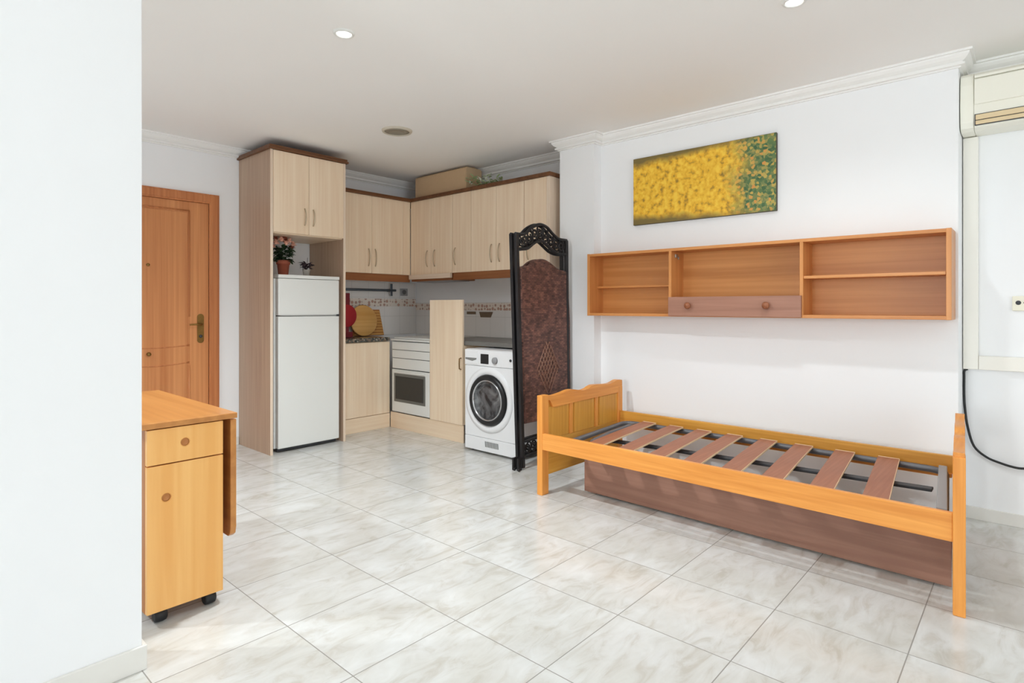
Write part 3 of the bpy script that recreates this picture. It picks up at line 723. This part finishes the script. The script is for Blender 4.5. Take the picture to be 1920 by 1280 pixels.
# ------------------------------------------------------------------ folding screen
FS = thing('folding_screen', 'folded brown wicker screen with black iron scroll crest, beside the washing machine', 'screen', (3.48, 2.82, 0))
def smooth_curve(pts, n=6):
    out = []
    P = [Vector((p[0],p[1],0)) for p in pts]
    for i in range(len(P)-1):
        p0, p1, p2, p3 = P[max(i-1,0)], P[i], P[i+1], P[min(i+2,len(P)-1)]
        for k in range(n):
            t = k/n
            out.append(tuple((.5*((2*p1)+(-p0+p2)*t+(2*p0-5*p1+4*p2-p3)*t*t+(-p0+3*p1-3*p2+p3)*t**3))[:2]))
    out.append((P[-1].x, P[-1].y)); return out
def lean(x, y, z): return (x-.035+(1-z/1.73)*(.075-.045*(x-3.2)/.6), y, z)
def spiral(cx, cz, r0, turns, a0, n=22, sgn=1):
    return [(cx+r0*(1-.8*i/n)*math.cos(a0+sgn*turns*2*PI*i/n), cz+r0*(1-.8*i/n)*math.sin(a0+sgn*turns*2*PI*i/n)) for i in range(n+1)]
crest_out = [(3.19,1.732),(3.29,1.738),(3.365,1.788),(3.44,1.82),(3.50,1.828),(3.565,1.812),(3.635,1.768),(3.71,1.738),(3.81,1.735)]
crest_in = [(3.20,1.622),(3.315,1.634),(3.385,1.672),(3.44,1.698),(3.50,1.702),(3.565,1.672),(3.635,1.636),(3.71,1.62),(3.80,1.622)]
wick_top = [(3.235,1.482),(3.315,1.494),(3.37,1.526),(3.435,1.548),(3.515,1.553),(3.585,1.532),(3.655,1.5),(3.72,1.482),(3.80,1.472)]
def screen_panel(yc, first):
    P = []
    for a in (3.2, 3.805):
        p_ = MB().box(a-.016, a+.016, yc-.012, yc+.012, .012, 1.735, .003).xf(lean)
        P.append(obj('post', p_, 'iron', FS))
        ft = MB().tube([(a-.03, yc-.022, .008), (a, yc, .016), (a+.03, yc+.022, .008)], .008, 8).box(a-.02, a-.004, yc-.008, yc+.008, 0, .09, .001).box(a+.004, a+.02, yc-.008, yc+.008, 0, .09, .001)
        obj('foot', ft, 'iron', FS)
    cr = MB()
    for crv in (crest_out, crest_in):
        cr.tube([(x, yc, z) for x, z in smooth_curve(crv)], .0125, 8)
    scr = [(3.262,1.682,.036,1.6,2.,1),(3.345,1.704,.03,1.5,.3,-1),(3.405,1.745,.036,1.6,3.4,1),(3.47,1.768,.034,1.5,1.,-1),(3.535,1.765,.036,1.6,2.4,1),(3.60,1.728,.034,1.5,.5,-1),(3.665,1.70,.034,1.6,2.8,1),(3.735,1.682,.036,1.5,.9,-1)]
    for cx, cz, r, t, a0, sg in scr:
        cr.tube([(x, yc, z) for x, z in spiral(cx, cz, r*1.25, t, a0, 22, sg)], .0065, 6)
    for (xa, za), (xb, zb) in zip(crest_out[1:-1], crest_in[1:-1]):
        cr.tube([(xa, yc, za), ((xa+xb)/2+.012, yc, (za+zb)/2), (xb, yc, zb)], .0055, 6)
    cr.xf(lean); obj('crest', cr, 'iron', FS, 'black iron scroll crest')
    wt = smooth_curve(wick_top, 4)
    poly = [(3.235,.345)]+wt+[(3.82,1.1),(3.815,.34)]
    wk = MB().prism(poly, 'Y', yc-.010, yc+.010, .003).xf(lean)
    wo = obj('wicker_panel', wk, 'wicker', FS)
    rim = MB().tube([lean(x, yc, z) for x, z in [(3.228,.345)]+wt+[(3.826,1.1),(3.822,.34)]], .0125, 8).tube([lean(3.228,yc,.345), lean(3.52,yc,.341), lean(3.822,yc,.34)], .011, 8)
    obj('wicker_rim', rim, 'wicker', wo)
    if first:
        st = MB()
        for i in range(11):
            o_ = -.175+.035*i
            for s_ in (1, -1):
                xa, za = 3.52+o_-.09*s_, .72-.16
                pts = []
                for q in range(9):
                    t = q/8; x = 3.53+o_*.5+s_*(t-.5)*.3; z = .70+(t-.5)*.5*1.0+o_*1.0*s_*-1
                    if abs(x-3.53)/.19+abs(z-.72)/.30 <= .82: pts.append(lean(x, yc-.012, z))
                if len(pts) > 1: st.tube(pts, .0042, 5)
        obj('diamond_weave', st, 'strand', wo, 'paler diamond weave')
    lo = MB().tube([(3.2,yc,.205),(3.5,yc,.212),(3.805,yc,.205)], .013, 8).tube([(3.2,yc,.095),(3.5,yc,.1),(3.805,yc,.095)], .013, 8)
    for i, cx in enumerate((3.265,3.335,3.405,3.475,3.545,3.615,3.685,3.75)):
        lo.tube([(x,yc,z) for x, z in spiral(cx, .152, .042, 1.5, (i%2)*PI, 20, 1 if i%2 else -1)], .0065, 6)
    lo.xf(lean); obj('lower_scroll', lo, 'iron', FS, 'black iron lower scroll band')
screen_panel(2.807, True)
screen_panel(2.853, False)

# ------------------------------------------------------------------ bed
BD = thing('bed_frame', 'orange pine single bed frame without mattress along the right wall', 'bed', (3.34, 1.3, 0))
hb0, hb1 = 2.325, 2.365
top = smooth_curve([(2.87,.634),(2.985,.622),(3.09,.63),(3.195,.641),(3.35,.62),(3.45,.645),(3.66,.634),(3.77,.652),(3.835,.646)], 5)
def board(y0, y1, fx, name_top, side):
    """head/foot board with shaped top rail, recessed panel and stiles; fx maps points (racking)"""
    yc0, yc1 = y0+.006, y1-.006
    band_low = [(3.835,.556),(3.2,.552),(3.02,.546),(2.985,.548),(2.95,.60),(2.87,.612)]
    b_ = MB().prism(top+band_low, 'Y', y0, y1, .003).xf(fx); tr = obj(name_top, b_, K('bed','X'), BD)
    obj('panel', B(2.9, 3.82, (y0+y1)/2-.004, (y0+y1)/2+.004, .12, .60, 0).xf(fx), K('bedpan','Z'), BD)
    obj('bottom_rail', B(2.935, 3.775, yc0, yc1, .12, .345, .002).xf(fx), K('bedpan','X'), BD)
    for a in (3.195, 3.50):
        obj('stile', B(a-.017, a+.017, yc0+.002, yc1-.002, .345, .553, .002).xf(fx), K('bed','Z'), BD)
    for a, b2 in ((2.94, 3.158), (3.232, 3.463), (3.537, 3.78)):
        obj('panel_board', B(a, b2, yc0+.002, yc1-.002, .345, .553, .003).xf(fx), K('bedpan','Z'), BD)
idf = lambda x,y,z: (x,y,z)
board(hb0, hb1, idf, 'headboard_rail', 1)
obj('post', B(2.868, 2.936, hb0-.001, hb1+.001, 0, .634, .003), K('bed','Z'), BD)
obj('post', B(3.775, 3.836, hb0-.001, hb1+.001, 0, .60, .003), K('bed','Z'), BD)
RK = .073
rack = lambda x,y,z: (x-.035, y+(x-2.87)*RK, z)
board(.199, .237, rack, 'footboard_rail', -1)
obj('post', B(2.862, 2.935, .197, .238, 0, .617, .004).xf(rack), K('bed','Z'), BD)
obj('post', B(3.775, 3.836, .197, .238, 0, .60, .003).xf(rack), K('bed','Z'), BD)
obj('side_rail', MB().hexa([(2.836,.238,.281),(2.862,.238,.281),(2.897,2.325,.291),(2.871,2.325,.291),(2.836,.238,.394),(2.862,.238,.394),(2.897,2.325,.394),(2.871,2.325,.394)], .003), K('bed','Y'), BD, 'orange front side rail')
obj('side_rail', MB().hexa([(3.80,.30,.325),(3.825,.30,.325),(3.825,2.325,.325),(3.80,2.325,.325),(3.80,.30,.418),(3.825,.30,.418),(3.825,2.325,.418),(3.80,2.325,.418)], .003), K('bedpan','Y'), BD)
obj('support_ledge', B(3.772, 3.80, .32, 2.3, .31, .33, .002), K('bed','Y'), BD)
obj('support_ledge', MB().hexa([(2.863,.26,.30),(2.888,.26,.30),(2.92,2.3,.30),(2.898,2.3,.30),(2.863,.26,.328),(2.888,.26,.328),(2.92,2.3,.328),(2.898,2.3,.328)], .002), K('bed','Y'), BD)

SL = thing('slatted_bed_platform', 'grey steel slatted base with brown wooden slats lying in the bed frame', 'bed base', (3.34, 1.3, .328))
RS = .1
fr_ = MB()
zt = .347
# rounded rectangle of tube
A_, B_, C_, D_ = (2.935,.275), (3.752,.345), (3.752,2.245), (2.935,2.175)
def rrect(pts, r, n=6):
    out = []; N = len(pts)
    for i in range(N):
        p, a, b_ = Vector(pts[i]), Vector(pts[i-1]), Vector(pts[(i+1)%N])
        da, db = (a-p).normalized(), (b_-p).normalized(); s_, e_ = p+da*r, p+db*r
        for k in range(n+1):
            t = k/n; out.append(tuple(s_*(1-t)**2+p*2*t*(1-t)+e_*t*t))
    return out
fr_.tube([(x,y,zt) for x, y in rrect([A_,B_,C_,D_], .09)], .017, 10, closed=True)
obj('frame', fr_, 'grey', SL)
obj('end_bar', MB().hexa([(2.935,.262,.352),(2.935,.30,.352),(3.735,.372,.352),(3.735,.335,.352),(2.935,.262,.378),(2.935,.30,.378),(3.735,.372,.378),(3.735,.335,.378)], .004), 'lightgrey', SL)
obj('end_bar', MB().tube([(2.99,2.02,.345),(3.06,2.07,.35),(3.3,2.11,.352),(3.6,2.135,.352),(3.70,2.14,.345)], .018, 10), 'grey', SL)
obj('centre_rail', MB().hexa([(3.36,.36,.326),(3.415,.36,.326),(3.245,2.16,.326),(3.19,2.16,.326),(3.36,.36,.34),(3.415,.36,.34),(3.245,2.16,.34),(3.19,2.16,.34)], .003), 'darkgrey', SL)
for yb in (1.996, 1.791, 1.591, 1.386, 1.176, .974, .756, .544):
    xa, xb, n = 2.925, 3.742, 10; m_ = MB(); wd = .1
    prev = []
    def sec(x): return x, yb+wd/2-RS*(3.742-x)-.0, .368+.003*math.sin(PI*(x-xa)/(xb-xa))
    rings = []
    for i in range(n+1):
        x, y, z = sec(xa+(xb-xa)*i/n)
        rings.append([m_.bm.verts.new(q) for q in ((x,y-wd/2,z),(x,y+wd/2,z),(x,y+wd/2,z+.008),(x,y-wd/2,z+.008))])
    for a, b_ in zip(rings, rings[1:]):
        for k in range(4): m_.bm.faces.new([a[k],a[(k+1)%4],b_[(k+1)%4],b_[k]])
    m_.bm.faces.new(rings[0][::-1]); m_.bm.faces.new(rings[-1])
    s_ = obj('slat', m_, K('slat','X'), SL)
    x, y, z = sec(3.742)
    obj('end_cap', MB().box(x-.004, x+.006, y-.05, y+.05, z-.006, z+.0095, .002), 'slatcap', s_)
    e_ = MB()
    for i in range(n):
        (x0,y0,z0), (x1,y1,z1) = sec(xa+(xb-xa)*i/n), sec(xa+(xb-xa)*(i+1)/n)
        e_.hexa([(x0,y0-wd/2-.0015,z0),(x1,y1-wd/2-.0015,z1),(x1,y1-wd/2+.0012,z1),(x0,y0-wd/2+.0012,z0),(x0,y0-wd/2-.0015,z0+.0088),(x1,y1-wd/2-.0015,z1+.0088),(x1,y1-wd/2+.0012,z1+.0088),(x0,y0-wd/2+.0012,z0+.0088)])
    obj('pale_edge', e_, 'slatcap', s_)

UD = thing('underbed_drawer', 'brown laminate pull-out drawer on the floor under the bed', 'drawer', (3.4, 1.2, 0))
obj('front', MB().hexa([(3.074,.262,.012),(3.092,.262,.012),(3.124,2.165,.012),(3.106,2.165,.012),(3.074,.262,.285),(3.092,.262,.285),(3.124,2.165,.285),(3.106,2.165,.285)], .002), K('brown','Y'), UD)
obj('side', B(3.125, 3.55, 2.10, 2.116, .015, .12, .002), K('brown','X'), UD)
obj('side', B(3.095, 3.55, .30, .316, .015, .12, .002), K('brown','X'), UD)
obj('back', B(3.55, 3.566, .30, 2.116, .015, .12, .002), K('brown','Y'), UD)
obj('base', B(3.13, 3.55, .316, 2.10, .03, .036, 0), 'washwhite', UD, 'white drawer bottom')
for a in (3.16, 3.50):
    for q in (.36, 2.05): obj('caster', MB().lathe([(.014,-.012),(.015,-.008),(.015,.008),(.014,.012)], (a,q,.015), 'X', 16), 'rubber', UD)

# ------------------------------------------------------------------ wall shelf
SH = thing('wall_shelf', 'long cherry wood wall shelf with three open bays and a brown flap above the bed', 'shelf', (3.85, 1.45, 1.13))
sx0, sx1, s0, s1, z0, z1 = 3.75, 3.948, .32, 2.586, 1.132, 1.608
T = .02
obj('top_board', B(sx0, sx1, s0, s1, z1-T, z1, .0015), K('shelf','Y'), SH)
obj('bottom_board', B(sx0, sx1, s0, s1, z0, z0+T, .0015), K('shelf','Y'), SH)
obj('side_board', B(sx0-.001, sx1, s0-.001, s0+T+.002, z0-.001, z1+.001, .0015), K('shelf','Z'), SH)
obj('side_board', B(sx0-.001, sx1, s1-T-.002, s1+.001, z0-.001, z1+.001, .0015), K('shelf','Z'), SH)
obj('divider', B(sx0, sx1, 1.882, 1.902, z0+T, z1-T, .0015), K('shelf','Z'), SH)
obj('divider', B(sx0, sx1, 1.03, 1.05, z0+T, z1-T, .0015), K('shelf','Z'), SH)
obj('back_panel', B(3.938, sx1, s0+T, s1-T, z0+T, z1-T, 0), K('shelfback','Y'), SH)
obj('inner_shelf', B(3.855, 3.938, 1.903, s1-T-.003, 1.345, 1.361, .0015), K('shelf','Y'), SH)
obj('inner_shelf', B(sx0+.004, 3.938, s0+T+.003, 1.029, 1.368, 1.385, .0015), K('shelf','Y'), SH)
fl = obj('flap', B(sx0-.022, sx0-.002, 1.036, 1.896, z0+.004, 1.268, .003), K('shelfdrawer','Y'), SH, 'mauve brown flap front')
for yy in (1.742, 1.232):
    obj('knob', MB().lathe([(.010,0),(.009,-.010),(.020,-.018),(.023,-.027),(.018,-.035),(0,-.038)], (sx0-.022, yy, 1.208), 'X', 24), K('knob','X'), fl)
obj('flap_stay', MB().box(3.80, 3.835, 1.872, 1.882, 1.545, 1.57, .003).box(3.845, 3.86, 1.874, 1.882, 1.535, 1.555, .002), 'steel', SH)

# picture
PC = thing('canvas_picture', 'wide unframed canvas in gold and mottled green hung above the wall shelf', 'picture', (3.935, 1.76, 1.822))
obj('canvas', B(3.922, 3.9235, 1.240, 2.280, 1.823, 2.324, 0), 'canvas', PC)
obj('stretcher', B(3.9235, 3.949, 1.238, 2.282, 1.821, 2.326, .0015), 'rack', PC)

# ------------------------------------------------------------------ air conditioner etc on the recess wall
AC = thing('air_conditioner', 'cream wall-mounted air conditioner at the right edge below the ceiling', 'air conditioner', (4.1, -.12, 2.155))
ya, yb_ = -.55, .303
prof_ = [(4.198,2.16),(4.05,2.157),(4.012,2.168),(4.0,2.20),(3.998,2.30),(4.0,2.40),(4.012,2.452),(4.04,2.472),(4.198,2.475)]
obj('end_cap', MB().prism(prof_, 'Y', .245, yb_, .004), 'acwhite', AC)
obj('body', MB().prism([(x+(.004 if x < 4.1 else 0), z) for x, z in prof_], 'Y', ya, .244, .003), 'acwhite', AC)
obj('front_panel', B(3.993, 4.005, ya+.03, .242, 2.29, 2.425, .003), 'acwhite', AC)
obj('top_grille', B(3.995, 4.01, ya+.03, .242, 2.432, 2.446, .002), 'acwhite', AC)
obj('outlet', B(3.999, 4.01, ya+.05, .241, 2.178, 2.238, 0), 'darkgrey', AC)
obj('louver', B(3.994, 4.004, ya+.055, .237, 2.206, 2.234, .003), 'louver', AC)
obj('louver', B(3.994, 4.004, ya+.055, .237, 2.181, 2.202, .003), 'louver', AC)
DT = thing('cable_trunking', 'cream plastic trunking running down from the air conditioner and along the wall', 'trunking', (4.18, .0, .845))
obj('trunk', B(4.165, 4.198, .235, .303, .848, 2.155, .004), 'duct', DT)
obj('trunk', B(4.165, 4.198, -.72, .234, .848, .925, .004), 'duct', DT)
pts = [(4.19,.285,.846),(4.182,.298,.835),(4.18,.299,.80),(4.18,.299,.70),(4.18,.295,.62),(4.18,.283,.52),(4.18,.255,.415),(4.18,.20,.362),(4.18,.143,.340),(4.18,.087,.327),(4.18,.043,.327),(4.18,-.05,.35),(4.18,-.2,.45),(4.18,-.3,.6)]
def spl(p, n=5):
    out = []; P = [Vector(q) for q in p]
    for i in range(len(P)-1):
        p0, p1, p2, p3 = P[max(i-1,0)], P[i], P[i+1], P[min(i+2,len(P)-1)]
        for k in range(n):
            t = k/n; out.append(.5*((2*p1)+(-p0+p2)*t+(2*p0-5*p1+4*p2-p3)*t*t+(-p0+3*p1-3*p2+p3)*t**3))
    return out+[P[-1]]
tag(obj('power_cord', MB().tube(spl(pts), .0065, 8), 'rubber'), 'black cable looping down the wall from the trunking beside the bed', 'cable')
SK = thing('wall_socket', 'cream socket plate on the wall at the right edge inside the trunking', 'socket', (4.19, .05, 1.18))
obj('plate', B(4.187, 4.198, .0, .091, 1.178, 1.258, .003), 'cream', SK)
obj('socket_hole', MB().lathe([(.012,0),(.010,-.003),(0,-.003)], (4.187,.066,1.222), 'X', 16), 'darkgrey', SK)
obj('socket_hole', B(4.184, 4.188, .018, .045, 1.219, 1.225, .001), 'darkgrey', SK)

# ------------------------------------------------------------------ drop-leaf trolley
TR = thing('drop_leaf_trolley', 'honey beech drop-leaf kitchen trolley on casters beside the left wall', 'table', (.83, 2.88, 0))
tx0, tx1, ty0, ty1 = .695, .968, 2.452, 3.35
obj('tabletop', B(.65, 1.022, 2.44, 3.40, .743, .766, .003), K('beechtop','Y'), TR)
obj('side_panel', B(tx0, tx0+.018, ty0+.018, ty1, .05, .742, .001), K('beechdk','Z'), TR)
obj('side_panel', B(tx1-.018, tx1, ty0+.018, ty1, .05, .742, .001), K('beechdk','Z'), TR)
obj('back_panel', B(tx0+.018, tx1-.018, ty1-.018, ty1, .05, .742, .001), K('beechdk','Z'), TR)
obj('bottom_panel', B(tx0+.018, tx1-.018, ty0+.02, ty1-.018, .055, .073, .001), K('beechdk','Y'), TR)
def plate_hole(x0, x1, za, zb, y, th, cx, cz, r):
    m_ = MB(); N = 36
    ang = sorted([2*PI*k/N for k in range(N)]+[math.atan2(z-cz, x-cx) % (2*PI) for x in (x0,x1) for z in (za,zb)])
    def outp(a):
        c_, s_ = math.cos(a), math.sin(a); t = 1e9
        if c_ > 1e-9: t = min(t, (x1-cx)/c_)
        if c_ < -1e-9: t = min(t, (x0-cx)/c_)
        if s_ > 1e-9: t = min(t, (zb-cz)/s_)
        if s_ < -1e-9: t = min(t, (za-cz)/s_)
        return cx+c_*t, cz+s_*t
    rings = []
    for yy, f_ in ((y+th,0),(y,0),(y,1),(y+.003,2),(y+.014,2)):
        rg = []
        for a in ang:
            if f_ == 0: X_, Z_ = outp(a)
            else:
                rr = r if f_ == 1 else r-.003; X_, Z_ = cx+rr*math.cos(a), cz+rr*math.sin(a)
            rg.append(m_.bm.verts.new((X_, yy, Z_)))
        rings.append(rg)
    n = len(ang)
    for A, Bq in zip(rings, rings[1:]):
        for k in range(n): m_.bm.faces.new([A[k],A[(k+1)%n],Bq[(k+1)%n],Bq[k]])
    m_.bm.faces.new(rings[-1]); m_.bm.faces.new(rings[0][::-1])
    return m_
def recess(cx, cz, parent):
    obj('finger_recess', MB().lathe([(0,.006),(.010,.005),(.0152,.0),(.0152,.009),(0,.009)], (cx, ty0+.0025, cz), 'Y', 28), K('beechdk','Z'), parent)  # darker wood paints shade inside the finger hole
dw = obj('drawer', plate_hole(tx0+.001, tx1, .606, .738, ty0-.002, .02, .828, .676, .0185), K('beech','Z'), TR)
dw2 = obj('door', plate_hole(tx0+.001, tx1, .052, .601, ty0-.002, .02, .762, .476, .0185), K('beech','Z'), TR)
recess(.828, .676, dw); recess(.762, .476, dw2)
# hanging leaf on the right, lower front corner rounded
lfp = [(2.462,.736),(2.462,.29),(2.47,.262),(2.49,.248),(3.36,.245),(3.385,.26),(3.39,.736)]
obj('drop_leaf', MB().prism(lfp, 'X', 1.003, 1.027, .003), K('beechtop','Y'), TR)
obj('hinge', MB().box(.985, 1.02, 2.56, 2.60, .738, .743, .001), 'brass', TR); obj('hinge', MB().box(.985, 1.02, 3.2, 3.24, .738, .743, .001), 'brass', TR)
for a in (tx0+.055, tx1-.04):
    for q in (ty0+.035, ty1-.06):
        c_ = obj('caster', MB().lathe([(.020,-.022),(.025,-.018),(.0265,-.008),(.0265,.008),(.025,.018),(.020,.022)], (a,q,.0265), 'X', 24), 'rubber', TR)
        obj('caster_fork', MB().box(a-.027, a+.027, q-.012, q+.012, .042, .0545, .004), 'rubber', c_)

# ------------------------------------------------------------------ ceiling fittings and added fill
def spot(x, y, label, en=60):
    t = thing('ceiling_spotlight', label, 'light', (x, y, H-.02), 'lit recessed spotlights')
    obj('ring', MB().lathe([(.036,-.004),(.040,-.010),(.050,-.007),(.054,0)], (x,y,H), 'Z', 32, cap=False), 'white', t)
    obj('lens', MB().lathe([(0,-.006),(.026,-.007),(.038,-.003),(.038,0)], (x,y,H), 'Z', 28), 'lamp', t)
    L_ = bpy.data.lights.new('spot_and_fill_light', 'SPOT'); L_.energy = en; L_.spot_size = 2.6; L_.spot_blend = .9; L_.shadow_soft_size = .04; L_.color = (.90,.97,1.)
    lo = bpy.data.objects.new('spot_and_fill_light', L_); C.objects.link(lo); lo.location = (x, y, H-.03)
spot(1.598, 2.57, 'glowing round ceiling spotlight nearest the left wall', 162)
def fill_spot(x, y, en=60, cone=2.6):  # added light without a fitting
    L_ = bpy.data.lights.new('spot_and_fill_light', 'SPOT'); L_.energy = en; L_.spot_size = cone; L_.spot_blend = .9; L_.shadow_soft_size = .04; L_.color = (.90,.97,1.)
    lo = bpy.data.objects.new('spot_and_fill_light', L_); C.objects.link(lo); lo.location = (x, y, H-.03)
fill_spot(1.2, -1.9, 170, 1.5)  # added unseen narrow fill; floor bounce from it lifts the ceiling
fill_spot(-1., 3.9, 200)      # added unseen fill behind the left wall, no fitting there
spot(2.78, .80, 'glowing round ceiling spotlight cut by the top edge near the air conditioner', 40)
CV = thing('ceiling_vent', 'round taupe grey ceiling fitting in front of the kitchen cabinets', 'vent', (2.76, 3.687, H-.02))
obj('ring', MB().lathe([(.095,-.006),(.10,-.016),(.112,-.013),(.118,0)], (2.76,3.687,H), 'Z', 40, cap=False), 'ventring', CV)
obj('diffuser', MB().lathe([(0,-.010),(.06,-.010),(.062,-.014),(.068,-.014),(.07,-.010),(.098,-.008),(.098,0)], (2.76,3.687,H), 'Z', 40), 'ventgrey', CV)

# ------------------------------------------------------------------ light
def area(name, loc, rot, sx_, sy_, e, col=(1,1,1)):
    L_ = bpy.data.lights.new(name, 'AREA'); L_.shape = 'RECTANGLE'; L_.size = sx_; L_.size_y = sy_; L_.energy = e; L_.color = col
    o = bpy.data.objects.new(name, L_); C.objects.link(o); o.location = loc; o.rotation_euler = rot; return o
area('window_daylight', ((WX0+WX1)/2, YR-.15, 1.3), (PI/2, 0, 0), 2.8, 2.3, 106, (.93,.985,1.))
area('side_daylight', (XL-.15, 1.3, 1.36), (PI/2, 0, -PI/2), 1.5, 2.05, 118, (.93,.985,1.))  # added unseen fill from the left to brighten the bed wall
area('balcony_daylight', (XR+.15, -2.52, 1.25), (PI/2, 0, PI/2), 3.5, 2.25, 4, (.93,.985,1.))
w_ = bpy.data.worlds.new('daylight'); bpy.context.scene.world = w_; w_.use_nodes = True
bg = w_.node_tree.nodes['Background']; bg.inputs['Color'].default_value = (.85,.92,1,1); bg.inputs["Strength"].default_value = .3

# ------------------------------------------------------------------ camera
cam = bpy.data.cameras.new('camera'); co = bpy.data.objects.new('camera', cam); C.objects.link(co)
cam.sensor_width = 36; cam.lens = 1089/1920*36; cam.shift_y = -65/1920; cam.clip_start = .02
co.location = (0, 0, 1.2); co.rotation_euler = (PI/2, 0, -math.atan2(math.sin(PI/2-math.atan(980/1089)), math.cos(PI/2-math.atan(980/1089))))
sc = bpy.context.scene; sc.camera = co
sc.view_settings.view_transform = 'Standard'; sc.view_settings.look = 'None'; sc.view_settings.gamma = 1; sc.view_settings.use_curve_mapping = False
sc.view_settings.exposure = 0.09
sc.cycles.max_bounces = 12; sc.cycles.diffuse_bounces = 8
